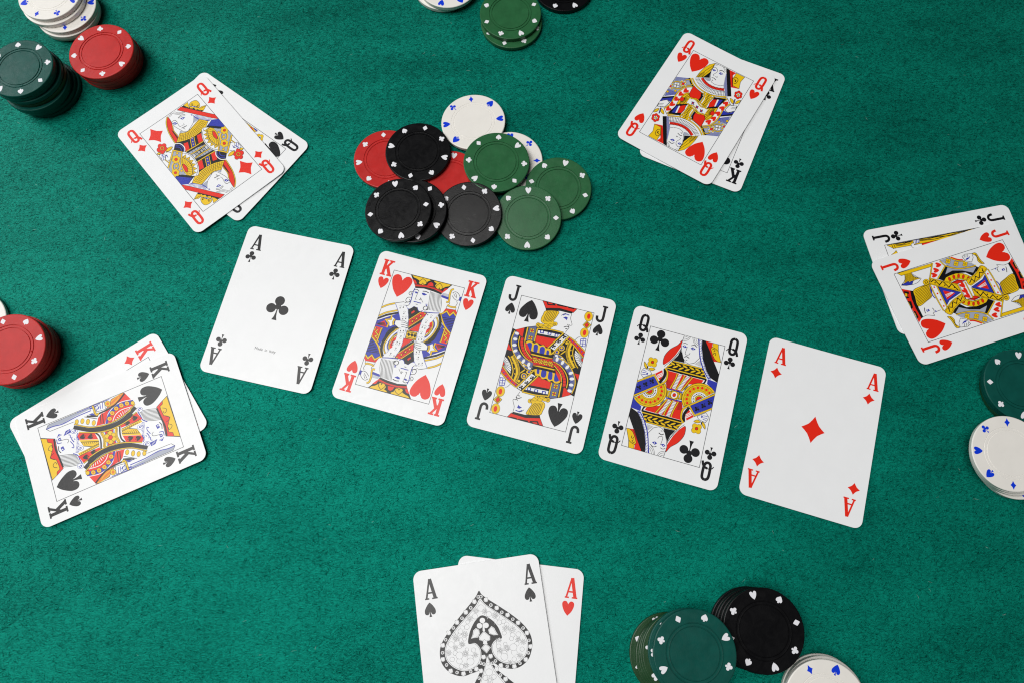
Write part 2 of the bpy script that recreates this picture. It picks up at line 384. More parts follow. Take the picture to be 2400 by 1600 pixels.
chip('white', 146.1, -80.0, 3.45, 0, 'bottom white chip in the stack right of the black stack', 'white stack at the bottom edge', False, (0, 0), None)
chip('white', 145.9, -80.3, 6.55, 50, 'second from bottom white chip in the stack right of the black stack', 'white stack at the bottom edge', True, (0, 0), None)
chip('white', 144.9, -80.1, 9.65, 10, 'third from bottom white chip in the stack right of the black stack', 'white stack at the bottom edge', False, (0, 0), None)
chip('white', 143.7, -80.8, 12.75, 40, 'fourth from bottom white chip in the stack right of the black stack', 'white stack at the bottom edge', False, (0, 0), None)
chip('white', 142.5, -80.4, 15.85, 201, 'top white chip in the stack right of the black stack', 'white stack at the bottom edge', True, (0, 0), None)
chip('olive', 270.8, 67.5, 3.45, 20, 'bottom olive green chip in the stack under the jack of hearts', 'green stack at the right edge', False, (0, 0), None)
chip('teal', 269.4, 68.5, 6.55, 60, 'second from bottom dark green chip in the stack under the jack of hearts', 'green stack at the right edge', False, (0, 0), None)
chip('teal', 268.0, 69.0, 9.65, 83, 'top dark green chip in the stack under the jack of hearts', 'green stack at the right edge', True, (0, 0), None)
chip('white', 260.4, 29.8, 3.45, -129, 'bottom white chip in the stack right of the ace of diamonds', 'white stack at the right edge', True, (0, 0), None)
chip('white', 256.9, 31.7, 6.55, 50, 'second from bottom white chip in the stack right of the ace of diamonds', 'white stack at the right edge', False, (0, 0), None)
chip('white', 254.4, 32.6, 9.65, 90, 'third from bottom white chip in the stack right of the ace of diamonds', 'white stack at the right edge', False, (0, 0), None)
chip('white', 252.6, 33.2, 12.75, 174, 'top white chip in the stack right of the ace of diamonds', 'white stack at the right edge', True, (0, 0), None)
chip('white', -41.4, 334.8, 3.45, 20, 'bottom white chip in the stack left of the green pair', 'white pair at the top edge', False, (0, 0), None)
chip('white', -38.2, 333.5, 6.55, -104, 'top white chip in the stack left of the green pair', 'white pair at the top edge', True, (0, 0), None)
chip('green', 1.8, 305.5, 3.45, -16, 'bottom green chip in the stack at the top edge', 'green pair at the top edge', True, (0, 0), None)
chip('green', 1.3, 309.6, 6.55, -67, 'top green chip in the stack at the top edge', 'green pair at the top edge', True, (0, 0), None)
chip('black', 35.5, 332.6, 3.45, -66, 'single black chip cut by the top edge right of the green pair', None, True, (0, 0), None)

# ---------------------------------------------------------------- playing cards
CW, CH, CTH = 63.5, 88.0, 0.30
FW, FH = 41.7, 68.1
NS = 22                                                   # strips a card is bent along
EDGE = [-CW/2 + CW*i/NS for i in range(NS+1)]
def bow(x, c): return c*(x/(CW/2))**2
def bend(poly, c):
    """cut a flat polygon at the strip borders and lift each piece on to the bowed card: [(points, heights)]"""
    xs = [p[0] for p in poly]; lo, hi = min(xs), max(xs); out = []
    for i in range(NS):
        a, b = EDGE[i], EDGE[i+1]
        if hi <= a or lo >= b: continue
        q = poly if (lo >= a and hi <= b) else clip(poly, (a, b, -99, 99))
        if len(q) < 3: continue
        za, zb = bow(a, c), bow(b, c)
        out.append((q, [za+(zb-za)*(x-a)/(b-a) for x, y in q]))
    return out
def card_mesh(c):
    r = 4.2; pts = []
    for cx, cy, a0 in ((CW/2-r, CH/2-r, 0), (-CW/2+r, CH/2-r, 90), (-CW/2+r, -CH/2+r, 180), (CW/2-r, -CH/2+r, 270)):
        pts += [(cx+r*math.cos(R(a0+a*10)), cy+r*math.sin(R(a0+a*10))) for a in range(10)]
    V = []; F = []
    for q, zs in bend(pts, c):
        n = len(q); i0 = len(V)
        V += [(x/1000, y/1000, z/1000) for (x, y), z in zip(q, zs)] + [(x/1000, y/1000, (z+CTH)/1000) for (x, y), z in zip(q, zs)]
        F += [list(range(i0, i0+n))[::-1], list(range(i0+n, i0+2*n))]
        for k in range(n):
            a, b = q[k], q[(k+1) % n]
            if abs(a[0]-b[0]) < 1e-6 and any(abs(a[0]-e) < 1e-6 for e in EDGE[1:-1]): continue      # an inner strip border
            F.append((i0+k, i0+(k+1) % n, i0+n+(k+1) % n, i0+n+k))
    me = bpy.data.meshes.new('playing_card'); me.from_pydata(V, [], F); me.materials.append(INK['W']); me.update(); return me
LET = {
 'K': [(1.35, [(-26.6, 38.7), (-26.6, 30.05)]), (.75, [(-28.2, 38.75), (-25.25, 38.75)]), (.75, [(-28.2, 30.0), (-25.1, 30.0)]),
       (1.0, [(-23.1, 38.6), (-26.3, 33.3)]), (1.4, [(-25.2, 35.3), (-22.6, 30.1)]), (.75, [(-24.85, 38.75), (-21.8, 38.75)]), (.75, [(-24.3, 30.0), (-21.4, 30.0)])],
 'J': [(.8, [(-25.2, 38.95), (-22.25, 38.95)]), (1.15, catmull([(-23.68, 38.9), (-23.66, 35.5), (-23.66, 32.3), (-23.95, 31.0), (-24.82, 30.25), (-25.98, 30.3), (-26.9, 31.2), (-27.2, 33.0)]))],
 'Q': [(1.15, catmull([(-24.49, 39.4), (-23.15, 38.6), (-22.85, 36.5), (-22.95, 32.9), (-23.5, 31.1), (-24.3, 30.5), (-25.35, 30.55), (-26.15, 31.4), (-26.35, 33.1), (-26.33, 37.0), (-25.85, 38.7)], True) + [(-24.49, 39.4)]),
       (.42, catmull([(-27.95, 31.8), (-27.1, 33.05), (-25.7, 33.5), (-24.5, 33.4)])), (1.0, catmull([(-24.9, 33.45), (-23.3, 32.95), (-22.4, 31.9), (-21.75, 29.95)]))],
 'A': [(.7, [(-23.95, 39.5), (-26.1, 30.4)]), (1.3, [(-23.75, 39.5), (-21.8, 30.4)]), (.6, [(-25.5, 32.9), (-22.4, 32.9)]), (.55, [(-26.9, 30.2), (-24.8, 30.2)]), (.55, [(-23.4, 30.2), (-20.6, 30.2)])],
}
PIPW = {'h': 5.8, 's': 5.4, 'c': 6.0, 'd': 6.3}
COURT = {'h': (11.1, -14.5, 26.2), 's': (10.9, -14.4, 26.4), 'c': (11.7, -14.1, 26.9), 'd': (10.4, -14.3, 26.5)}
SUITN = {'h': 'hearts', 's': 'spades', 'c': 'clubs', 'd': 'diamonds'}
RANKN = {'K': 'king', 'Q': 'queen', 'J': 'jack', 'A': 'ace'}
def rot180(q): return [(-x, -y) for x, y in q]
def read_art(lines):
    """ops in 1/20 mm card units -> list of (ink, polygons)"""
    out = []
    for ln in lines.split('\n'):
        t = ln.split()
        if not t: continue
        op, col = t[0], t[1]; once = op.isupper(); op = op.lower(); n0 = len(out)
        i = {'p': 2, 's': 2, 'e': 2, 'l': 3, 'k': 3, 'c': 3, 'i': 5}[op]
        P = [tuple(int(v)/20 for v in a.split(',')) for a in t[i:]]
        if op == 'p': out.append((col, [P]))
        elif op == 's': out.append((col, [catmull(P, True, 4)]))
        elif op == 'e':
            c, u, w = P; n = 16 if max(abs(u[0]), abs(u[1]), abs(w[0]), abs(w[1])) > .5 else 8
            out.append((col, [[(c[0]+u[0]*math.cos(a)+w[0]*math.sin(a), c[1]+u[1]*math.cos(a)+w[1]*math.sin(a)) for a in [2*math.pi*k/n for k in range(n)]]]))
        elif op == 'l': out.append((col, stroke(P, float(t[2]))))
        elif op == 'k': out.append((col, stroke(catmull(P, False, 4), float(t[2]))))
        elif op == 'c': out.append((col, stroke(catmull(P, True, 4), float(t[2]), True)))
        elif op == 'i':
            out.append((col, pip(t[2], float(t[3]), P[0][0], P[0][1], float(t[4]), 3)))
        out[-1] = (*out[-1], once)
    return out
TOPZ = CTH/1000 + 6e-6
def card(rank, suit, pose, z, label, group, art=None, mirror=True, frame=True, bowed=0.45, tilt_deg=0.7):
    o = bpy.data.objects.new('playing_card', card_mesh(bowed)); o['_bow'] = bowed; COL.objects.link(o)
    # a card lies a little proud of the matted wool, its right and near edges lifted most
    tilt = Matrix.Rotation(R(tilt_deg), 4, Vector((-0.45, -0.9, 0)))
    o.matrix_world = Matrix.Translation((pose[0]*(1-(z+.45)/358)/1000, pose[1]*(1-(z+.45)/358)/1000, z/1000)) @ tilt @ Matrix.Rotation(R(pose[2]), 4, 'Z')
    tag(o, label, 'playing card', group)
    ink = 'R' if suit in 'hd' else 'K'
    # corner indices: a letter and a small pip in all four corners, the lower two upside down
    for dx, flip in ((0, 0), (50.0, 0), (0, 1), (50.0, 1)):
        p = Print(TOPZ)
        for w, P in LET[rank]:
            q = stroke([(x+dx, y) for x, y in P], w*1.27)
            p.add(ink, [rot180(a) for a in q] if flip else q)
        p.build('index_letter', o)
        p = Print(TOPZ); pw = PIPW[suit]
        q = pip(suit, pw, -24.95+dx if suit != 'h' else -24.85+dx, 25.2)
        if suit == 'd': q = [[(x, 24.65+(y-25.2)*.84) for x, y in a] for a in q]
        p.add(ink, [rot180(a) for a in q] if flip else q); p.build('index_pip', o)
    if frame:
        a, b = FW/2, FH/2; p = Print(TOPZ)
        p.add('K', stroke([(-a, -b), (a, -b), (a, b), (-a, b)], 0.27, True)); p.build('frame_line', o)
    if art:
        A = read_art(art); box = (-FW/2+.05, FW/2-.05, -FH/2+.05, FH/2-.05) if frame else (-31, 31, -43, 43)
        p = Print(TOPZ)
        for col, polys, once in A:
            for fl in ((0, 1) if mirror and not once else (0,)):
                p.add(col, [clip(rot180(q) if fl else q, box) for q in polys])
        p.build('court_figure' if frame else 'ornate_spade', o)
    if frame and not art:
        for fl in (0, 1):
            p = Print(TOPZ); s, cx, cy = COURT[suit]; q = pip(suit, s, cx, cy)
            p.add(ink, [rot180(a) for a in q] if fl else q); p.build('suit_pip', o)
    if rank == 'A' and suit != 's':
        p = Print(TOPZ); q = pip(suit, {'c': 12.6, 'd': 12.4, 'h': 13}[suit], -.4, -.2 if suit == 'd' else -1.2)
        p.add(ink, q); p.build('suit_pip', o)
    del o['_bow']
    return o
ART = {}
ART['KH'] = '''p B -415,64 -206,206 -87,154 -75,74 -154,45 -231,-11 -268,-104 -279,-152 -422,-191 -416,15
p B 268,230 348,168 340,18 235,-11 287,103 296,182
p K -216,677 -143,577 203,578 276,683
p Y -204,677 11,679 23,668 -7,647 -17,615 -42,594 -82,590 -105,609 -106,634 -141,646 -174,652
l K .24 -204,677 11,679 23,668 -7,647 -17,615 -42,594 -82,590 -105,609 -106,634 -141,646 -174,652 -204,677
p Y 49,677 262,679 242,653 206,636 179,611 171,593 132,587 96,603 85,625 96,650 68,660
l K .24 49,677 262,679 242,653 206,636 179,611 171,593 132,587 96,603 85,625 96,650 68,660 49,677
p R -184,631 -144,624 -117,591 -148,585
p R -2,598 8,633 30,651 57,642 71,607
p R 190,578 202,617 243,628 207,578
k K 0.30 -71,667 -100,625 -99,600 -69,594 -60,618
k K 0.30 -71,667 -31,647 -15,619 -37,601 -60,618
k K 0.30 132,665 103,626 102,597 134,591 142,612
k K 0.30 132,665 165,636 172,602 151,592 142,612
p R -143,577 -23,599 88,597 203,578 189,556 87,579 -17,579 -129,555
p K -130,557 -17,579 87,579 189,558 185,537 88,550 -23,556 -122,537
k K 0.19 -139,572 -21,594 89,592 200,571
k B 0.47 -123,534 -130,491 -127,441 -123,385 -125,335
p B -120,493 -95,500 -67,488 -94,476
k K 0.34 -125,510 -96,525 -67,511
k K 0.47 -29,522 6,528 43,520
p B -33,501 -7,506 33,496 2,476 -24,484
k K 0.24 -76,505 -80,432 -83,410 -67,411
k K 0.24 -43,421 -24,416 -28,440 14,394
k B .5 -91,380 -57,382 -33,380 -3,382
l K 0.34 -60,356 -37,357
k K 0.30 -130,491 -164,481 -170,455 -149,442 -139,467 -154,470
k K 0.30 -121,421 -168,408 -180,369 -154,352 -131,376 -146,393
k K 0.30 -117,365 -158,354 -182,333 -173,314 -139,317 -126,338
k K .24 56,543 75,430 96,330
k K .24 69,542 91,431 111,330
k K .24 83,541 107,432 126,331
k K .24 96,540 123,433 142,331
k K .24 109,539 139,433 157,332
k K .24 123,538 154,434 172,333
k K .24 136,537 170,435 187,333
k K .24 149,537 186,436 202,334
k K .24 162,536 202,436 217,334
k K .24 176,535 218,437 232,335
k B .5 53,291 157,307 233,325
k K 0.38 95,331 59,314 37,329 46,357 75,361 86,339 69,327
k B .5 -164,310 -128,281 -96,289 -67,326
k B .5 -32,324 -13,294 14,284 39,302
l B 0.34 49,389 64,365
l B 0.34 62,393 70,367
p B 186,534 279,531 285,498 194,509
l G .3 194,558 271,559
l G .3 194,550 274,549
l G .3 194,543 277,539
l G .3 193,536 279,529
k K 1.11 263,469 289,476 288,512 279,552 278,602 285,625 306,635
k Y .75 263,469 289,476 288,512 279,552 278,602 285,625 306,635
k K 0.27 303,587 324,608 351,608 381,587 399,563
k K 0.27 305,559 342,526 378,518 400,535
k K 0.24 334,596 357,566 359,538
l K 0.24 318,584 348,550
p B 392,562 420,573 426,517 395,520
l K 0.27 306,474 304,448
k K 0.27 375,507 389,482 380,444
p W 285,422 390,433 393,404 285,394
l K .24 285,422 390,433 393,404 285,394 285,422
l K 1.06 286,441 317,427 364,429 388,439
l Y .7 286,441 317,427 364,429 388,439
p R 280,392 399,403 417,377 420,335 378,359 352,324 301,366 255,318
p B 254,311 305,353 351,313 382,357 421,330 415,145 342,188 289,250
l K 1.06 252,317 303,367 348,326 377,373 423,335
l Y .7 252,317 303,367 348,326 377,373 423,335
l K .4 281,283 417,300
l K .4 297,267 417,281
l K .4 312,251 417,262
l K .4 328,234 417,243
l K .4 343,218 417,224
l K .4 359,202 417,205
l K .4 374,185 417,186
l K .4 389,169 417,167
k K 1.11 235,327 269,273 326,197 397,140 420,129
k Y .75 235,327 269,273 326,197 397,140 420,129
k K 1.06 -418,216 -361,263 -286,305
k Y .7 -418,216 -361,263 -286,305
k K 1.06 -414,117 -346,175 -232,234
k Y .7 -414,117 -346,175 -232,234
p K -417,99 -341,159 -218,221 -208,202 -333,135 -416,73
p R -413,16 -336,83 -287,19 -293,14
l K .35 -394,36 -326,61
l K .35 -397,31 -318,50
l K .35 -400,26 -309,40
l K .35 -402,21 -301,29
p W -269,147 -232,129 -226,59 -258,32 -275,61 -313,94 -271,112
l K 1.06 -276,160 -272,116 -327,96 -282,64 -286,14
l Y .7 -276,160 -272,116 -327,96 -282,64 -286,14
k K 1.06 -229,130 -237,92 -225,59
k Y .7 -229,130 -237,92 -225,59
p R -409,-4 -335,-4 -336,-144 -420,-104
l K 0.81 -405,-17 -411,-50 -378,-58 -386,-95 -347,-109
l Y .45 -405,-17 -411,-50 -378,-58 -386,-95 -347,-109
l K 0.66 -391,-20 -395,-49 -360,-60 -367,-90
l B .3 -391,-20 -395,-49 -360,-60 -367,-90
l K 0.96 -335,-4 -339,-144
l Y .6 -335,-4 -339,-144
k K 1.06 -416,-114 -365,-138 -324,-168
k Y .7 -416,-114 -365,-138 -324,-168
k K 1.3 -162,50 -220,20 -260,-47 -262,-151
k K 0.86 -152,37 -208,1 -241,-62 -244,-146
k Y .5 -152,37 -208,1 -241,-62 -244,-146
k W .9 -145,18 -188,-17 -217,-73 -222,-140
k B .6 -143,-9 -179,-45 -204,-94 -210,-137
k K 0.86 -144,-29 -179,-66 -185,-130
k Y .5 -144,-29 -179,-66 -185,-130
p R -143,-42 -176,-86 -176,-127 -129,-115
p W -286,305 -189,345 -164,310 -128,281 -98,208 -74,123 -67,69 -55,10 -49,-93 -136,-116 -135,-13 -148,47 -166,84 -171,138 -217,217 -263,276
l K 0.27 -287,308 -191,349
e B -277,300 4,0 0,4
e B -273,294 4,0 0,4
e B -268,288 4,0 0,4
e B -263,281 4,0 0,4
e B -259,275 4,0 0,4
e B -254,269 4,0 0,4
e B -249,263 4,0 0,4
e B -245,256 4,0 0,4
e B -240,250 4,0 0,4
e B -235,244 4,0 0,4
e B -231,238 4,0 0,4
e B -226,231 4,0 0,4
e B -222,225 4,0 0,4
e B -217,219 4,0 0,4
e B -213,212 4,0 0,4
e B -209,206 4,0 0,4
e B -205,199 4,0 0,4
e B -201,192 4,0 0,4
e B -197,186 4,0 0,4
e B -193,179 4,0 0,4
e B -190,172 4,0 0,4
e B -186,165 4,0 0,4
e B -182,159 4,0 0,4
e B -178,152 4,0 0,4
e B -174,145 4,0 0,4
e B -171,138 4,0 0,4
e B -128,281 4,0 0,4
e B -122,267 4,0 0,4
e B -116,253 4,0 0,4
e B -110,239 4,0 0,4
e B -104,225 4,0 0,4
e B -99,211 4,0 0,4
e B -94,197 4,0 0,4
e B -90,182 4,0 0,4
e B -85,168 4,0 0,4
e B -81,154 4,0 0,4
e B -78,139 4,0 0,4
e B -74,125 4,0 0,4
e B -71,110 4,0 0,4
e B -69,96 4,0 0,4
e B -67,81 4,0 0,4
e B -65,66 4,0 0,4
e B -64,52 4,0 0,4
e B -62,37 4,0 0,4
e B -60,23 4,0 0,4
e B -58,8 4,0 0,4
e B -57,-7 4,0 0,4
e B -55,-21 4,0 0,4
e B -54,-36 4,0 0,4
e B -53,-50 4,0 0,4
e B -51,-65 4,0 0,4
e B -50,-79 4,0 0,4
e B -144,41 4,0 0,4
e B -144,33 4,0 0,4
e B -143,26 4,0 0,4
e B -142,19 4,0 0,4
e B -141,12 4,0 0,4
e B -140,5 4,0 0,4
e B -139,-2 4,0 0,4
e B -139,-9 4,0 0,4
e B -138,-17 4,0 0,4
e B -138,-24 4,0 0,4
e B -138,-31 4,0 0,4
e B -137,-38 4,0 0,4
e B -137,-45 4,0 0,4
e B -137,-52 4,0 0,4
e B -136,-59 4,0 0,4
e B -136,-67 4,0 0,4
e B -136,-74 4,0 0,4
e B -136,-81 4,0 0,4
e B -135,-88 4,0 0,4
e B -135,-95 4,0 0,4
e B -135,-102 4,0 0,4
e B -135,-109 4,0 0,4
p K -214,285 -207,261 -221,261
e K -224,291 3,0 0,3
e K -214,297 3,0 0,3
e K -204,291 3,0 0,3
p K -181,301 -174,277 -188,277
e K -191,307 3,0 0,3
e K -181,313 3,0 0,3
e K -171,307 3,0 0,3
p K -152,232 -145,208 -159,208
e K -162,238 3,0 0,3
e K -152,244 3,0 0,3
e K -142,238 3,0 0,3
p K -146,170 -139,146 -153,146
e K -156,176 3,0 0,3
e K -146,182 3,0 0,3
e K -136,176 3,0 0,3
p K -115,182 -108,158 -122,158
e K -125,188 3,0 0,3
e K -115,194 3,0 0,3
e K -105,188 3,0 0,3
p K -117,38 -110,14 -124,14
e K -127,44 3,0 0,3
e K -117,50 3,0 0,3
e K -107,44 3,0 0,3
p K -89,46 -82,22 -96,22
e K -99,52 3,0 0,3
e K -89,58 3,0 0,3
e K -79,52 3,0 0,3
p K -95,-29 -88,-53 -102,-53
e K -105,-23 3,0 0,3
e K -95,-17 3,0 0,3
e K -85,-23 3,0 0,3
p K -96,-67 -89,-91 -103,-91
e K -106,-61 3,0 0,3
e K -96,-55 3,0 0,3
e K -86,-61 3,0 0,3
p W -219,118 -130,139 -77,122 -61,71 -106,44 -160,43 -216,70
l K .24 -219,118 -130,139 -77,122 -61,71 -106,44 -160,43 -216,70 -219,118
k K 0.27 -149,113 -116,117 -76,108
k K 0.27 -147,87 -108,91 -68,88
k K 0.27 -133,65 -100,67 -67,69
p K -121,272 -64,327 -31,321 -6,282 34,286 -77,154
p R -78,252 -54,283 -41,265 -69,235
p R -76,150 34,286 94,288 77,234 -55,75
l K .24 -76,150 34,286 94,288 77,234 -55,75 -76,150
l K 0.76 -78,158 28,284
l Y .4 -78,158 28,284
l K 0.76 -56,77 77,236
l Y .4 -56,77 77,236
e K -33,155 12,3 4,-12
e Y -33,155 9,2 3,-9
e K 1,196 12,3 4,-12
e Y 1,196 9,2 3,-9
e K 36,237 12,3 4,-12
e Y 36,237 9,2 3,-9
e K 74,279 11,3 3,-11
e Y 74,279 8,2 2,-8
l K 0.27 -54,156 -39,174 -19,173 -5,215 16,214 31,253 55,253
l K 0.27 -46,131 -27,136 -12,164 7,177 24,209 42,218
p K -54,72 78,231 73,184 -52,44
p R -40,47 66,172 69,56 -19,46
l K .24 -40,47 66,172 69,56 -19,46 -40,47
P Y -58,40 56,43 67,-44 -49,-51
L K .24 -58,40 56,43 67,-44 -49,-51 -58,40
L K 0.34 -57,26 58,30
L K 0.34 -49,-37 66,-31
P K -33,21 -8,1 -20,-24 -47,-2
P K 5,24 29,5 16,-23 -9,0
P K 38,27 61,7 49,-21 26,0
p W 97,282 228,318 190,244 168,161 150,66 155,-37 75,-59 70,44 64,126 69,197
e B 95,275 4,0 0,4
e B 90,260 4,0 0,4
e B 85,246 4,0 0,4
e B 79,232 4,0 0,4
e B 74,217 4,0 0,4
e B 70,202 4,0 0,4
e B 67,187 4,0 0,4
e B 66,172 4,0 0,4
e B 66,156 4,0 0,4
e B 66,141 4,0 0,4
e B 66,125 4,0 0,4
e B 66,110 4,0 0,4
e B 67,94 4,0 0,4
e B 67,79 4,0 0,4
e B 68,63 4,0 0,4
e B 69,48 4,0 0,4
e B 70,32 4,0 0,4
e B 72,17 4,0 0,4
e B 73,2 4,0 0,4
e B 74,-14 4,0 0,4
e B 76,-29 4,0 0,4
e B 77,-44 4,0 0,4
e B 227,311 4,0 0,4
e B 219,296 4,0 0,4
e B 211,281 4,0 0,4
e B 203,266 4,0 0,4
e B 195,251 4,0 0,4
e B 189,236 4,0 0,4
e B 183,220 4,0 0,4
e B 178,204 4,0 0,4
e B 174,187 4,0 0,4
e B 170,171 4,0 0,4
e B 166,154 4,0 0,4
e B 162,138 4,0 0,4
e B 159,121 4,0 0,4
e B 156,105 4,0 0,4
e B 153,88 4,0 0,4
e B 151,71 4,0 0,4
e B 151,54 4,0 0,4
e B 151,37 4,0 0,4
e B 151,20 4,0 0,4
e B 152,3 4,0 0,4
e B 153,-14 4,0 0,4
e B 153,-30 4,0 0,4
p K 109,289 116,265 102,265
e K 99,295 3,0 0,3
e K 109,301 3,0 0,3
e K 119,295 3,0 0,3
p K 152,269 159,245 145,245
e K 142,275 3,0 0,3
e K 152,281 3,0 0,3
e K 162,275 3,0 0,3
p K 116,199 123,175 109,175
e K 106,205 3,0 0,3
e K 116,211 3,0 0,3
e K 126,205 3,0 0,3
p K 93,134 100,110 86,110
e K 83,140 3,0 0,3
e K 93,146 3,0 0,3
e K 103,140 3,0 0,3
p K 124,132 131,108 117,108
e K 114,138 3,0 0,3
e K 124,144 3,0 0,3
e K 134,138 3,0 0,3
p K 103,60 110,36 96,36
e K 93,66 3,0 0,3
e K 103,72 3,0 0,3
e K 113,66 3,0 0,3
p K 97,-8 104,-32 90,-32
e K 87,-2 3,0 0,3
e K 97,4 3,0 0,3
e K 107,-2 3,0 0,3
p K 128,1 135,-23 121,-23
e K 118,7 3,0 0,3
e K 128,13 3,0 0,3
e K 138,7 3,0 0,3
k K 1.4 231,308 267,237 277,156 251,66 205,-23
k K 0.86 212,271 246,218 251,149 222,51 172,-25
k Y .5 212,271 246,218 251,149 222,51 172,-25
k W .8 199,247 229,206 231,150 200,58 164,0
k B .5 190,227 214,188 214,132 187,55 160,13
k K 0.86 184,214 202,160 192,84 152,28
k Y .5 184,214 202,160 192,84 152,28
p R 157,186 179,209 194,165 180,95 148,51 147,99 170,134
k K 0.27 151,149 174,163 171,120 151,108
p R 344,160 409,123 408,36 352,21
l K 0.86 343,139 381,115 351,93 391,69 374,37
l Y .5 343,139 381,115 351,93 391,69 374,37
k K 0.96 342,167 340,83 341,14
k Y .6 342,167 340,83 341,14
i R h 11.2 0 -289,520'''
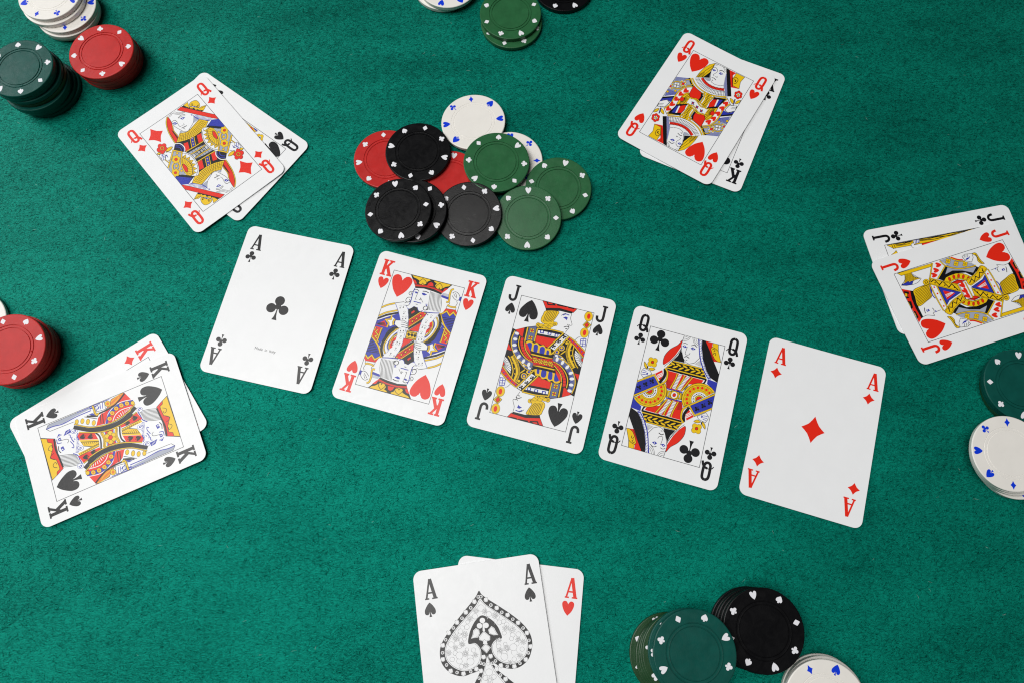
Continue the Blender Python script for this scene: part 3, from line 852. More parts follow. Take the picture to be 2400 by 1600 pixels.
ART['JS'] = '''p K -415,287 -381,278 -276,336 -161,382 -3,380 140,375 212,351 313,300 415,227 421,122 410,45 -418,-172 -426,22 -417,101
p R -170,678 224,680 192,626 46,639 -118,602
l K .24 -170,678 224,680 192,626 46,639 -118,602 -170,678
p K -130,679 -32,679 -16,660 -106,642
p R -110,676 -67,676 -48,667 -98,657
p K -9,680 96,681 114,670 -1,663
p K 111,680 195,680 189,667 123,667
p K -123,605 30,641 189,635 177,610 46,610 -108,575
s Y -107,574 29,601 27,546 3,476 42,471 51,449 23,426 -25,437 -50,419 -121,432 -138,471 -128,521
c K .24 -107,574 29,601 27,546 3,476 42,471 51,449 23,426 -25,437 -50,419 -121,432 -138,471 -128,521
k K .26 -84,575 -103,518 -105,444
k K .26 -69,579 -85,521 -91,447
k K .26 -53,582 -67,523 -77,450
k K .26 -37,586 -48,526 -63,453
k K .26 -21,590 -30,528 -50,456
k K .26 -5,593 -12,531 -36,459
k K .26 10,597 6,533 -22,462
e K -152,392 26,7 7,-28
e Y -152,392 22,6 6,-25
e K -119,397 27,7 5,-21
e Y -119,397 24,6 4,-18
e K -69,406 31,8 6,-22
e Y -69,406 28,7 5,-19
e K -16,418 31,8 6,-22
e Y -16,418 28,7 5,-19
e K -88,378 27,7 6,-22
e Y -88,378 24,6 5,-19
e K -32,392 27,7 6,-22
e Y -32,392 24,6 5,-19
e K 31,452 23,6 6,-24
e Y 31,452 20,5 5,-21
k K 0.30 -148,405 -159,391 -143,379
k K 0.30 30,460 22,446 38,442
k K 0.30 -94,384 -98,371 -82,368
k K 0.30 -38,399 -42,386 -26,382
k K 0.24 179,609 179,554 210,491 196,475 181,474 177,451 186,444 170,410 160,381
p B 95,544 124,563 151,553 136,530
l B 0.41 131,549 141,524
k B .5 85,570 117,591 156,587
k K 0.24 69,560 89,584 116,599
k K 0.41 128,437 158,455 188,452
l K 0.41 148,426 172,428
k K 0.27 159,482 168,472 185,480
e K 366,626 48,3 4,-58
e Y 366,626 45,3 3,-55
e R 368,628 19,1 2,-32
p Y 358,571 416,537 379,479 326,514
l K .24 358,571 416,537 379,479 326,514 358,571
p R 367,557 393,531 372,493 344,522
l K .24 367,557 393,531 372,493 344,522 367,557
e K 364,431 48,4 4,-59
e Y 364,431 45,3 3,-56
e R 365,433 19,1 2,-33
k K 0.24 282,325 306,362 333,374
p W 341,356 397,369 406,282 348,277
l K .24 341,356 397,369 406,282 348,277 341,356
l B 0.38 341,356 397,369 406,282 348,277 341,356
l B 0.34 343,330 400,342
l B 0.34 347,303 403,313
l B 0.34 367,361 378,277
p R -380,275 -292,324 -286,215 -307,222
l K 1.01 -257,336 -250,176
l Y .65 -257,336 -250,176
p D -240,345 -164,373 -156,202 -240,190
e K -188,299 13,3 3,-13
e K -213,298 13,3 3,-13
e K -214,324 13,3 3,-13
e K -190,325 13,3 3,-13
e Y -188,299 10,3 3,-10
e Y -213,298 10,3 3,-10
e Y -214,324 10,3 3,-10
e Y -190,325 10,3 3,-10
e K -201,311 12,3 3,-13
e R -201,311 9,2 2,-10
e K -187,216 13,3 3,-13
e K -211,214 13,3 3,-13
e K -213,240 13,3 3,-13
e K -188,241 13,3 3,-13
e Y -187,216 10,3 3,-10
e Y -211,214 10,3 3,-10
e Y -213,240 10,3 3,-10
e Y -188,241 10,3 3,-10
e K -200,228 12,3 3,-13
e R -200,228 9,2 2,-9
l K 1.01 -150,356 -147,197
l Y .65 -150,356 -147,197
k K 0.96 -146,353 -2,375 140,375
k Y .6 -146,353 -2,375 140,375
p W -138,336 113,347 105,309 -138,294
l K .24 -138,336 113,347 105,309 -138,294 -138,336
p B -114,338 -71,339 -69,309 -112,307
p B -28,340 14,342 15,311 -27,310
p B 51,343 92,345 93,314 52,312
e W -92,328 11,3 3,-12
e W -6,327 11,3 3,-12
e W 73,327 11,3 3,-12
p K -138,292 91,306 85,288 -140,275
p R -141,273 80,286 12,169 -66,184 -140,196
l K .24 -141,273 80,286 12,169 -66,184 -140,196 -141,273
s Y -233,153 -223,187 -181,198 -147,180 -114,196 -78,173 -38,189 -1,162 42,168 57,141 58,94 -168,88
c K .24 -233,153 -223,187 -181,198 -147,180 -114,196 -78,173 -38,189 -1,162 42,168 57,141 58,94 -168,88
s B -221,149 -197,174 -166,167 -158,92 -171,85 -204,126
s B -141,158 -115,173 -94,155 -91,83 -127,87
s B -68,147 -43,167 -16,152 -12,87 -59,87
s B 10,132 22,143 38,128 40,89 16,92
p K -167,86 83,90 93,72 -155,65
l K 1.06 -144,53 94,59
l Y .7 -144,53 94,59
p R -131,36 104,42 139,-17 -95,-61
l K .24 -131,36 104,42 139,-17 -95,-61 -131,36
e K -67,-17 12,3 3,-12
e K -87,-18 12,3 3,-12
e K -88,3 12,3 3,-12
e K -68,4 12,3 3,-12
e Y -67,-17 9,2 2,-9
e Y -87,-18 9,2 2,-9
e Y -88,3 9,2 2,-9
e Y -68,4 9,2 2,-9
e K -77,-7 9,2 2,-9
e R -77,-7 6,1 1,-6
e K -11,-16 12,3 3,-12
e K -31,-17 12,3 3,-12
e K -32,4 12,3 3,-12
e K -12,5 12,3 3,-12
e Y -11,-16 9,2 2,-9
e Y -31,-17 9,2 2,-9
e Y -32,4 9,2 2,-9
e Y -12,5 9,2 2,-9
e K -22,-6 9,2 2,-9
e R -22,-6 6,1 1,-6
e K 45,-16 12,3 3,-12
e K 25,-17 12,3 3,-12
e K 24,4 12,3 3,-12
e K 44,5 12,3 3,-12
e Y 45,-16 9,2 2,-9
e Y 25,-17 9,2 2,-9
e Y 24,4 9,2 2,-9
e Y 44,5 9,2 2,-9
e K 35,-6 9,2 2,-9
e R 35,-6 6,1 1,-6
e K 103,-16 12,3 3,-12
e K 83,-17 12,3 3,-12
e K 82,3 12,3 3,-12
e K 102,4 12,3 3,-12
e Y 103,-16 9,2 2,-9
e Y 83,-17 9,2 2,-9
e Y 82,3 9,2 2,-9
e Y 102,4 9,2 2,-9
e K 92,-6 9,2 2,-9
e R 92,-6 6,1 1,-6
l K 0.96 141,370 13,164
l Y .6 141,370 13,164
p W 159,361 199,346 88,158 40,175
i K c 2.4 40 164,327
i K c 2.4 40 118,265
i K c 2.4 40 73,199
l Y .3 124,301 156,290
l Y .3 79,235 114,221
l K 0.96 213,350 68,105
l Y .6 213,350 68,105
p R 204,322 223,339 315,293 417,220 424,160 285,262
p B 233,323 225,312 213,320 221,331
p B 267,307 259,296 248,304 256,315
p B 301,291 294,279 282,287 290,298
p B 333,270 326,258 314,266 322,278
p B 363,246 355,235 344,243 352,254
p B 392,222 384,210 373,218 381,230
p B 421,197 414,186 402,194 410,205
k K 0.86 222,342 314,297 415,227
k Y .5 222,342 314,297 415,227
k K 0.86 193,307 285,262 418,151
k Y .5 193,307 285,262 418,151
e K 161,203 37,10 9,-37
e Y 161,203 33,9 8,-33
e B 161,203 24,6 6,-23
e K 160,205 16,4 4,-16
e Y 160,205 13,3 3,-13
e K 202,271 19,5 4,-18
e Y 202,271 15,4 3,-15
e K 125,147 27,7 6,-25
e Y 125,147 24,6 5,-22
e B 121,146 13,3 3,-13
l K 0.96 169,132 209,181
l Y .6 169,132 209,181
k K 0.86 83,121 173,114 262,50 300,16
k Y .5 83,121 173,114 262,50 300,16
k D 2.2 100,110 172,87 243,37 272,9
e W 123,93 17,-8 -11,-23
e W 186,75 17,-8 -11,-23
e W 242,44 17,-8 -11,-23
l K 0.34 92,112 131,76
l B 0.41 160,91 181,51
l B 0.41 216,60 233,19
k K 1.76 109,44 176,12 203,-9
k R 1.4 109,44 176,12 203,-9
k K 2.56 241,278 235,180 280,85 343,18
k Y 2.2 241,278 235,180 280,85 343,18
k K 0.27 228,270 221,176 266,81 326,13
k K 0.27 237,277 230,178 276,84 336,16
e K 266,203 10,3 3,-13
e K 283,146 10,3 3,-13
e K 315,90 10,3 3,-13
e K 350,50 10,3 3,-13
e Y 264,204 6,2 2,-9
e Y 282,148 6,2 2,-9
e Y 314,91 6,2 2,-9
k K 0.86 287,255 292,172 345,71 385,29
k Y .5 287,255 292,172 345,71 385,29
p W 310,221 370,185 430,132 417,47 393,54 340,108 314,155
l K .24 310,221 370,185 430,132 417,47 393,54 340,108 314,155 310,221
l K .25 310,221 414,139
l K .25 312,192 413,135
l K .25 314,162 412,132
l K .25 325,136 413,129
l K .25 339,111 414,126
l K .25 357,89 416,123
l K .25 376,68 417,120
l K .25 395,46 419,117
e K 416,129 17,4 5,-22
e R 416,129 14,4 4,-19
p R -422,77 -416,105 -361,37 -417,38
k K 0.86 -384,261 -397,168 -371,75 -294,-28 -184,-79 -99,-83
k Y .5 -384,261 -397,168 -371,75 -294,-28 -184,-79 -99,-83
k D 2.5 -357,257 -362,147 -331,62 -252,-17 -153,-56 -100,-64
e W -356,238 25,-3 -1,-16
e W -357,171 24,3 2,-16
e W -349,104 25,7 4,-16
e W -324,45 21,15 9,-13
e W -270,-10 13,23 14,-8
e W -209,-47 7,26 15,-4
e W -143,-68 2,26 16,-2
l B 0.41 -377,205 -340,207
l B 0.41 -365,130 -325,149
l B 0.41 -343,75 -310,91
l B 0.41 -305,15 -275,42
l B 0.41 -242,-29 -225,6
l B 0.41 -175,-57 -169,-25
k K 0.81 -316,217 -309,130 -262,50 -188,-8 -112,-30
k Y .45 -316,217 -309,130 -262,50 -188,-8 -112,-30
k K 1.86 -287,209 -272,132 -217,46 -119,-12
k R 1.5 -287,209 -272,132 -217,46 -119,-12
l K .18 -306,204 -264,203
l K .18 -301,170 -262,174
l K .18 -294,136 -257,146
l K .18 -281,104 -245,120
l K .18 -266,73 -229,96
l K .18 -246,45 -211,73
l K .18 -221,22 -191,53
l K .18 -192,6 -168,38
l K .18 -162,-9 -143,24
l K .18 -132,-23 -119,11
k K 0.81 -248,169 -221,91 -152,25 -124,9
k Y .45 -248,169 -221,91 -152,25 -124,9
p R -246,160 -222,159 -168,88 -147,40 -214,93
i K s 10.4 0 -290,530'''
ART['QC'] = '''s R -45,619 -43,536 -83,432 -130,349 -181,298 -197,337 -191,408 -147,490 -81,556
c K .24 -45,619 -43,536 -83,432 -130,349 -181,298 -197,337 -191,408 -147,490 -81,556
p W -32,570 -37,522 -69,436 -106,371 -173,281 -179,295 -130,349 -83,432
k K 0.24 -32,570 -37,522 -69,436 -106,370 -173,281
k K 0.19 -36,553 -44,505 -80,421 -117,356
p K -38,510 10,428 33,379 -95,373 -55,440
p W -45,566 -30,509 6,427 44,388 82,379 135,406 167,458 178,476 119,687 -35,684
l K .24 -45,566 -30,509 6,427 44,388 82,379 135,406 167,458 178,476 119,687 -35,684 -45,566
k K 0.19 -35,631 2,650 27,687
k K 0.19 -33,614 15,639 37,685
k K 0.19 -35,655 -10,668 5,686
k K 0.19 71,685 93,637 132,609
k K 0.19 90,687 109,649 131,629
k K 0.19 57,685 79,633 116,597
p B -31,558 -8,575 24,553 -8,543
e W -9,559 6,2 1,-6
k K 0.30 -34,583 -9,598 20,591
p B 60,556 83,578 118,558 87,542
e W 89,560 6,2 1,-6
k K 0.34 61,587 93,603 129,585
k K 0.24 24,564 16,483 40,473 60,484 66,504
k K 0.43 16,440 37,455 70,443
l K 0.34 36,415 54,416
l K .14 143,394 187,444
l K .14 154,392 191,439
l K .14 165,389 196,433
l K .14 177,387 201,428
l K .14 188,384 206,422
l K .14 200,382 211,416
p B 119,687 163,688 168,628 199,513 267,364 345,275 307,276 246,343 194,435 159,532 137,619
p W 133,685 160,686 164,626 195,512 261,366 331,281 308,291 256,354 204,445 170,535 147,622
l B .22 140,658 156,686
l B .22 147,631 162,656
l B .22 154,603 168,626
l B .22 160,576 175,596
l B .22 167,549 181,566
l B .22 174,522 190,538
l B .22 185,496 201,510
l B .22 196,471 211,482
l B .22 206,446 225,455
l B .22 220,422 239,429
l B .22 233,398 253,404
l B .22 247,375 268,378
l B .22 260,351 285,355
l B .22 277,331 303,332
l B .22 294,310 320,309
l B .22 311,290 337,286
p K 163,687 195,690 233,631 328,489 418,351 421,257 333,291 275,359 214,479 176,599
p R 195,690 281,689 282,645 316,547 382,512 382,484 332,478
p Y 283,690 342,689 359,605 410,488 380,485 339,506 305,551 274,612 290,640
l K .24 283,690 342,689 359,605 410,488 380,485 339,506 305,551 274,612 290,640 283,690
k K 0.30 290,605 306,617 323,603 308,587
k K 0.30 311,553 318,574 337,572 334,548
k K 0.30 359,605 322,626 292,632
l K 0.27 199,683 337,481
p K -101,366 230,369 295,274 -150,273
l K 0.91 -93,363 227,366
l Y .55 -93,363 227,366
l K 0.91 -142,273 289,277
l Y .55 -142,273 289,277
e Y -91,336 28,-8 -3,-9
e Y -25,338 28,-8 -3,-9
e Y 47,339 28,-8 -3,-9
e Y 120,340 28,-8 -3,-9
e Y 185,341 28,-8 -3,-9
e Y 239,341 17,-5 -3,-9
e Y -117,307 26,16 4,-8
e Y -55,308 26,16 4,-8
e Y 10,308 26,16 4,-8
e Y 75,309 26,16 4,-8
e Y 141,310 26,16 4,-8
e Y 199,310 26,16 4,-8
e Y 248,309 22,14 4,-8
p R -121,245 270,246 251,197 123,156 71,63 -91,46 -115,103 -110,195
l K 1.0 -133,258 299,261
k K .9 295,263 277,212 224,189
l K .2 -118,134 -57,144
l K .2 -116,123 -58,132
l K .2 -114,113 -59,121
l K .2 -111,102 -60,109
l K .2 -109,91 -61,98
l K .2 -106,81 -62,86
l K .2 -104,70 -63,74
l K .2 -102,60 -64,63
l K .2 76,101 127,152
l K .2 75,94 123,141
l K .2 75,86 118,129
l K .2 74,79 113,117
l K .2 74,71 109,105
k W 1.7 18,247 1,166 -23,65
l K .2 2,246 38,249
l K .2 -2,229 33,232
l K .2 -6,213 29,216
l K .2 -11,196 25,199
l K .2 -15,180 21,182
l K .2 -19,163 17,166
l K .2 -22,147 13,149
l K .2 -26,130 9,133
l K .2 -30,114 6,116
l K .2 -34,97 2,100
l K .2 -37,80 -2,83
l K .2 -41,64 -6,67
k W 1.7 107,246 74,176 34,67
l K .2 90,249 126,248
l K .2 81,233 119,232
l K .2 72,217 112,215
l K .2 64,201 104,199
l K .2 56,185 97,183
l K .2 49,168 91,167
l K .2 43,151 84,150
l K .2 38,134 77,134
l K .2 32,117 71,117
l K .2 27,100 65,101
l K .2 22,83 58,85
l K .2 16,66 52,68
k K 0.91 -19,242 -26,174 -58,59
k Y .55 -19,242 -26,174 -58,59
k K 0.91 62,244 47,172 0,57
k Y .55 62,244 47,172 0,57
k K 0.91 151,246 113,169 63,64
k Y .55 151,246 113,169 63,64
l B .7 -92,48 80,53
l K 0.86 -51,27 -76,24 -73,-35 -48,-35
l Y .5 -51,27 -76,24 -73,-35 -48,-35
l K 0.86 43,25 68,28 68,-24 44,-27
l Y .5 43,25 68,28 68,-24 44,-27
p Y -52,31 36,32 38,-48 -50,-43
l K .24 -52,31 36,32 38,-48 -50,-43 -52,31
e W -1,-3 30,9 7,-31
e K -1,-3 18,5 4,-19
e R -1,-3 15,4 3,-15
p Y 122,-96 107,-74 95,-51 87,-26 84,0 84,28 88,55 97,81 109,106 125,130 144,151 165,170 189,185 215,197 242,205 270,209 297,208 324,204 349,196 372,184 394,168 412,150
l K .24 122,-96 107,-74 95,-51 87,-26 84,0 84,28 88,55 97,81 109,106 125,130 144,151 165,170 189,185 215,197 242,205 270,209 297,208 324,204 349,196 372,184 394,168 412,150 122,-96
p K 136,-83 123,-64 113,-43 106,-21 102,3 103,27 107,52 114,75 125,98 139,119 156,138 176,155 197,168 221,179 245,186 269,189 294,189 318,185 341,178 362,167 381,154 397,137
p Y 140,-80 127,-62 116,-41 110,-19 106,4 107,27 111,51 118,74 129,96 143,116 159,135 178,151 199,164 222,175 245,182 269,185 293,185 317,181 339,174 359,164 378,150 394,134
e K 153,-47 23,7 5,-21
e K 137,-5 23,7 5,-21
e K 138,41 23,7 5,-21
e K 155,86 23,7 5,-21
e K 186,123 23,7 5,-21
e K 228,148 23,7 4,-21
e K 274,157 23,7 4,-21
e K 320,150 23,7 4,-21
e K 358,127 23,7 4,-21
e Y 153,-47 21,6 4,-19
e Y 137,-5 21,6 4,-19
e Y 138,41 21,6 4,-19
e Y 155,86 21,6 4,-19
e Y 186,123 21,6 4,-19
e Y 228,148 21,6 4,-19
e Y 274,157 21,6 4,-19
e Y 320,150 21,6 4,-19
e Y 358,127 21,6 4,-19
e R 153,-47 14,4 3,-14
e R 137,-5 14,4 3,-14
e R 138,41 14,4 3,-14
e R 155,86 14,4 3,-14
e R 186,123 14,4 3,-14
e R 228,148 14,4 3,-14
e R 274,157 14,4 3,-14
e R 320,150 14,4 3,-14
e R 358,127 14,4 3,-14
p K 187,-41 178,-29 172,-16 168,-2 166,12 166,27 168,42 173,57 180,71 188,84 199,96 211,106 224,115 238,121 253,125 268,128 283,127 298,125 312,120 325,114 336,105 346,95
p Y 189,-39 181,-28 175,-15 170,-2 168,13 169,27 171,42 176,56 182,70 191,82 201,94 212,104 225,112 239,118 253,123 268,125 283,124 297,122 310,118 323,111 334,103 344,93
p K 200,-30 193,-20 188,-9 184,2 182,15 182,27 184,40 188,52 194,64 201,75 210,85 220,93 231,101 243,106 255,110 268,111 280,111 292,109 304,105 315,100 325,92 333,84
p W 203,-28 196,-18 191,-8 187,3 186,15 186,27 188,39 192,51 197,63 204,73 212,82 222,91 232,97 244,103 256,106 268,108 280,108 291,106 303,102 313,97 322,90 330,81
e K 212,-11 7,2 1,-6
e K 205,5 7,2 1,-6
e K 203,23 7,2 1,-6
e K 206,42 7,2 1,-6
e K 215,59 7,2 1,-6
e K 228,73 7,2 1,-6
e K 244,83 7,2 1,-6
e K 262,89 7,2 1,-6
e K 281,89 7,2 1,-6
e K 298,84 7,2 1,-6
e K 312,74 7,2 1,-6
p Y 230,-4 227,1 224,7 222,14 221,20 221,27 222,34 224,40 227,47 231,52 236,58 241,62 247,66 254,69 260,71 267,72 274,72 281,71 287,69 293,66 298,62 302,57
l K .24 230,-4 227,1 224,7 222,14 221,20 221,27 222,34 224,40 227,47 231,52 236,58 241,62 247,66 254,69 260,71 267,72 274,72 281,71 287,69 293,66 298,62 302,57 230,-4
p R 242,6 240,10 238,14 237,18 236,22 236,27 237,32 238,36 240,40 243,44 246,48 250,51 254,53 258,55 262,57 267,57 271,57 276,56 280,55 284,53 287,50 290,47
l K .24 242,6 240,10 238,14 237,18 236,22 236,27 237,32 238,36 240,40 243,44 246,48 250,51 254,53 258,55 262,57 267,57 271,57 276,56 280,55 284,53 287,50 290,47 242,6
l K 0.96 179,-76 419,133
l Y .6 179,-76 419,133
p B 310,271 420,259 423,134 376,185 312,217
p B -413,26 -258,141 -184,69 -417,-112
i K c 2.7 -18 -265,78
i K c 2.7 -18 -325,27
i K c 2.7 -18 -383,-27
l K 1.01 -417,35 -256,159 -178,66 -417,-125
l Y .65 -417,35 -256,159 -178,66 -417,-125
p R -251,173 -185,234 -159,181 -186,114
l W .45 -224,162 -174,207
l W .45 -216,149 -168,193
l W .45 -208,136 -163,180
k K 1.5 -159,255 -146,177 -182,89
k K 1.11 -159,268 -123,221 -121,131 -172,67
k Y .75 -159,268 -123,221 -121,131 -172,67
p W -400,157 -381,200 -344,196 -304,184 -283,159 -364,95 -398,127
l K .24 -400,157 -381,200 -344,196 -304,184 -283,159 -364,95 -398,127 -400,157
l B 0.34 -388,152 -349,156
l B 0.34 -390,129 -344,135
l B 0.34 -383,177 -346,172
p B -342,158 -324,162 -327,131 -341,139
l K 0.41 -343,241 -342,204
e K -282,268 29,8 7,-30
e K -326,265 29,8 7,-30
e K -327,311 29,8 7,-30
e K -283,314 29,8 7,-30
e Y -282,268 26,8 6,-27
e Y -326,265 26,8 6,-27
e Y -327,311 26,8 6,-27
e Y -283,314 26,8 6,-27
e K -305,289 17,5 4,-18
e R -305,289 14,4 3,-14
e K -305,289 16,5 4,-17
e R -305,289 12,4 3,-13
s Y -391,271 -353,235 -351,201 -382,226
c K .24 -391,271 -353,235 -351,201 -382,226
s Y -332,207 -300,227 -261,223 -292,195
c K .24 -332,207 -300,227 -261,223 -292,195
i K c 10.6 0 -284,544'''
ART['KS'] = '''p R -149,603 -184,674 298,680 229,542 65,551 -112,538
l K .24 -149,603 -184,674 298,680 229,542 65,551 -112,538 -149,603
p Y -182,672 294,680 264,622 223,621 198,583 136,589 50,639 25,614 6,583 -65,573 -104,573 -120,606 -155,616
l K .24 -182,672 294,680 264,622 223,621 198,583 136,589 50,639 25,614 6,583 -65,573 -104,573 -120,606 -155,616 -182,672
p R 26,593 59,616 90,587
k K 0.27 -79,593 -56,627 -27,623 -16,597 -42,590
k K 0.27 109,599 140,634 166,622 176,594 148,592
k K 0.27 15,595 47,632 73,621 85,588
k R .7 -103,554 3,569 108,578 235,564
k K .9 -97,537 18,550 124,563 230,552
k K .26 -141,357 -128,443 -97,536
k K .26 -128,359 -113,445 -82,537
k K .26 -115,362 -98,446 -67,538
k K .26 -102,364 -82,448 -53,539
k K .26 -89,366 -67,449 -38,540
k K .26 -75,369 -52,451 -23,540
k K .26 -62,371 -37,452 -9,541
k K .26 -49,374 -22,453 6,542
k K .26 -36,376 -7,455 20,543
k K .26 -23,378 8,456 35,544
k B .5 -146,341 -94,355 -42,365 -2,404
e B -162,367 14,31 28,-8
e W -162,367 13,28 25,-7
k B 0.41 -155,383 -176,371 -164,353 -151,366
p B 76,474 68,503 112,512 119,481
e W 87,495 3,8 7,-2
k K 0.41 56,519 92,535 137,527
p B 186,481 186,512 216,514 221,487
e W 200,498 3,7 6,-2
k B 0.41 159,487 169,528 215,528
k K 0.24 187,497 173,426 148,413 131,434
k B .4 68,402 55,384 87,379 136,400
k B 0.47 111,365 152,380 176,371
k B 0.41 170,391 200,385 212,400
l B 0.34 130,348 149,357
l B .25 -18,351 2,378
l B .25 -7,341 13,373
l B .25 3,331 25,369
l B .25 14,321 36,364
l B .25 30,321 48,360
l B .25 47,321 60,356
l B .25 63,321 71,351
l B .25 79,320 83,347
l B .25 95,318 94,342
l B .25 111,319 105,338
l B .25 128,320 118,337
l B .25 144,321 131,337
l B .25 160,322 144,337
e B 22,318 13,30 25,-7
e W 22,318 12,27 22,-6
k B 0.41 23,340 11,321 22,311 32,326
e B 227,333 2,38 30,1
e W 227,333 2,34 26,1
k B 0.41 231,352 213,339 226,317 238,335
p B 226,367 224,425 219,452 264,417 267,370
l W .3 255,380 236,422
p B 240,462 229,524 264,494
l W .25 245,476 235,512
k B .5 111,314 167,320 189,303
p G 386,122 375,289 354,416 370,526 368,598 402,570 406,265 406,103
l K 0.24 323,314 329,570 366,602 404,573 409,95
k B .5 367,113 366,277 350,424 366,527 365,599
l B .4 406,117 407,258
p R -413,263 -299,315 -236,333 -172,215 -147,99 -182,-106 -244,-82 -278,-37 -299,55 -327,149
p R -79,131 -144,329 -52,361 -53,332 -54,131
i K s 2.6 -10 -76,206
i K s 2.6 -10 -94,294
p Y -40,131 -56,344 -23,356 -14,206 29,284 110,311 33,121 2,123
l K .2 -18,129 -31,313
l K .2 -11,128 -18,241
l K .2 -32,132 -6,132
l K .2 -34,153 -8,154
l K .2 -36,174 -10,175
l K .2 -38,195 -12,196
l K .2 -40,216 -14,218
l K .2 -42,237 -17,239
l K .2 -44,259 -19,261
l K .2 -46,280 -21,282
l K .2 -48,301 -23,304
l K .2 -51,322 -25,325
l K .2 -53,343 -28,347
l K .2 -5,125 18,126
l K .2 0,145 26,147
l K .2 5,165 34,168
l K .2 11,185 42,189
l K .2 16,205 50,210
l K .2 21,225 58,231
l K .2 26,245 67,252
l K .2 32,265 75,273
l K .2 37,285 83,294
l K 0.27 -40,131 -56,344
l K 0.34 -13,206 30,284
l K 0.34 11,125 81,298
p R 37,124 112,307 158,317 187,294 118,141
i K s 2.6 -3 96,193
i K s 2.6 -3 129,270
p R -94,-47 -77,41 23,35 78,38 78,-44 -6,-46
k W 1.1 -86,65 -4,42 83,50
k K 1.66 -73,85 8,60 92,73
k Y 1.3 -73,85 8,60 92,73
e K -68,86 4,0 0,4
e K -57,82 4,0 0,4
e K -46,78 4,0 0,4
e K -35,74 4,0 0,4
e K -23,70 4,0 0,4
e K -12,66 4,0 0,4
e K 0,63 4,0 0,4
e K 12,62 4,0 0,4
e K 25,63 4,0 0,4
e K 37,65 4,0 0,4
e K 50,67 4,0 0,4
e K 62,71 4,0 0,4
e K 75,74 4,0 0,4
e K 87,76 4,0 0,4
k B .4 -83,53 -1,32 79,41
k W .5 -77,109 -4,92 73,96 108,115
k K .8 -82,123 -6,105 61,103 114,131
e K -47,1 12,26 24,-6
e Y -47,1 10,23 20,-6
e K -10,30 11,25 24,-6
e Y -10,30 10,22 20,-6
e K 29,15 11,25 24,-6
e Y 29,15 10,22 20,-6
e K 47,-12 12,26 25,-7
e Y 47,-12 10,23 22,-6
e K 13,-37 11,25 24,-6
e Y 13,-37 10,22 20,-6
e K -29,-29 11,25 24,-6
e Y -29,-29 10,22 20,-6
e K 2,-4 9,21 22,-6
e R 2,-4 8,18 19,-5
k B 2.3 -166,-10 -248,48 -288,138 -293,226 -271,325
k W .4 -166,-14 -244,31 -308,122 -324,206 -304,313
k W .4 -155,66 -212,110 -240,183 -229,295
e K -199,45 11,24 25,-7
e Y -199,45 10,21 21,-6
e K -246,87 11,24 25,-7
e Y -246,87 10,21 21,-6
e K -277,139 11,24 25,-7
e Y -277,139 10,21 21,-6
e K -287,199 11,24 25,-7
e Y -287,199 10,21 22,-6
e K -283,260 11,24 25,-7
e Y -283,260 10,21 22,-6
e K -263,316 10,21 23,-6
e Y -263,316 8,18 19,-5
e O -199,45 5,11 11,-3
e O -246,87 5,11 11,-3
e O -277,139 5,11 11,-3
e O -287,199 5,11 11,-3
e O -283,260 5,11 11,-3
l W .35 -171,99 -155,116
l W .35 -185,121 -162,135
l W .35 -200,143 -169,154
l W .35 -214,166 -176,174
l W .35 -218,192 -183,193
l W .35 -220,219 -189,213
l W .35 -222,245 -196,232
l W .35 -224,272 -202,252
p R -183,-99 -242,-76 -271,-39 -274,42 -166,-14
l K .45 -269,-43 -172,-41
l K .45 -272,-10 -170,-22
l K 0.47 -275,19 -205,4
p B -415,-116 -410,121 -396,48 -385,-59 -380,-125
l W .3 -402,-112 -399,111
p O -315,37 -356,85 -396,117 -416,246 -401,264 -327,149
l K .24 -315,37 -356,85 -396,117 -416,246 -401,264 -327,149 -315,37
k Y .35 -371,103 -405,185 -409,244
k Y .35 -328,77 -355,157 -389,202
e K -365,69 13,29 33,-9
e Y -365,69 12,26 29,-8
e O -365,69 6,14 17,-5
k K .9 -400,265 -339,174 -307,86 -299,-75
p W -387,-55 -410,-2 -398,42 -317,32 -323,-25 -330,-66
l K .24 -387,-55 -410,-2 -398,42 -317,32 -323,-25 -330,-66 -387,-55
l B 0.34 -401,-33 -347,-33
l B 0.34 -405,-7 -338,-14
l B 0.34 -400,21 -336,7
l B 0.41 -344,-63 -371,-19
p K -321,-141 -300,-60 -275,-81 -304,-145
p W -300,-146 -269,-72 -225,-91 -262,-156
l G .3 -283,-151 -251,-80
k K 1.06 -410,-88 -367,-78 -308,-87 -287,-71 -305,-53
k Y .7 -410,-88 -367,-78 -308,-87 -287,-71 -305,-53
k K 2.0 -170,-181 -126,-50 -118,113 -146,222 -205,332
k K 0.78 -196,-174 -153,-42 -149,115 -180,224 -241,335
k Y .42 -196,-174 -153,-42 -149,115 -180,224 -241,335
k K 0.78 -137,-189 -92,-23 -94,135 -124,244 -148,329
k Y .42 -137,-189 -92,-23 -94,135 -124,244 -148,329
p R 171,11 195,98 246,76 289,22 284,-54
l K .45 179,28 283,9
l K .45 186,52 280,35
p W 189,100 313,308 326,304 330,196 274,55
e K 225,121 12,18 27,-13
e Y 225,121 10,15 24,-12
e K 262,175 12,18 29,-14
e Y 262,175 10,15 25,-12
e K 293,227 12,18 27,-13
e Y 293,227 10,15 24,-12
e K 311,284 12,18 24,-12
e Y 311,284 10,15 21,-10
l K 0.34 251,75 329,195
k K .8 278,61 299,119 327,171
p B 292,78 332,152 335,108
k K 2.0 153,-280 123,-187 108,-42 158,158 268,330
k K 0.78 111,-255 87,-142 83,1 119,133 190,293
k Y .42 111,-255 87,-142 83,1 119,133 190,293
k K 0.78 192,-276 155,-125 153,17 199,175 298,317
k Y .42 192,-276 155,-125 153,17 199,175 298,317
k K 1.06 307,45 295,70 338,81 410,84
k Y .7 307,45 295,70 338,81 410,84
i K s 10.6 0 -273,519'''
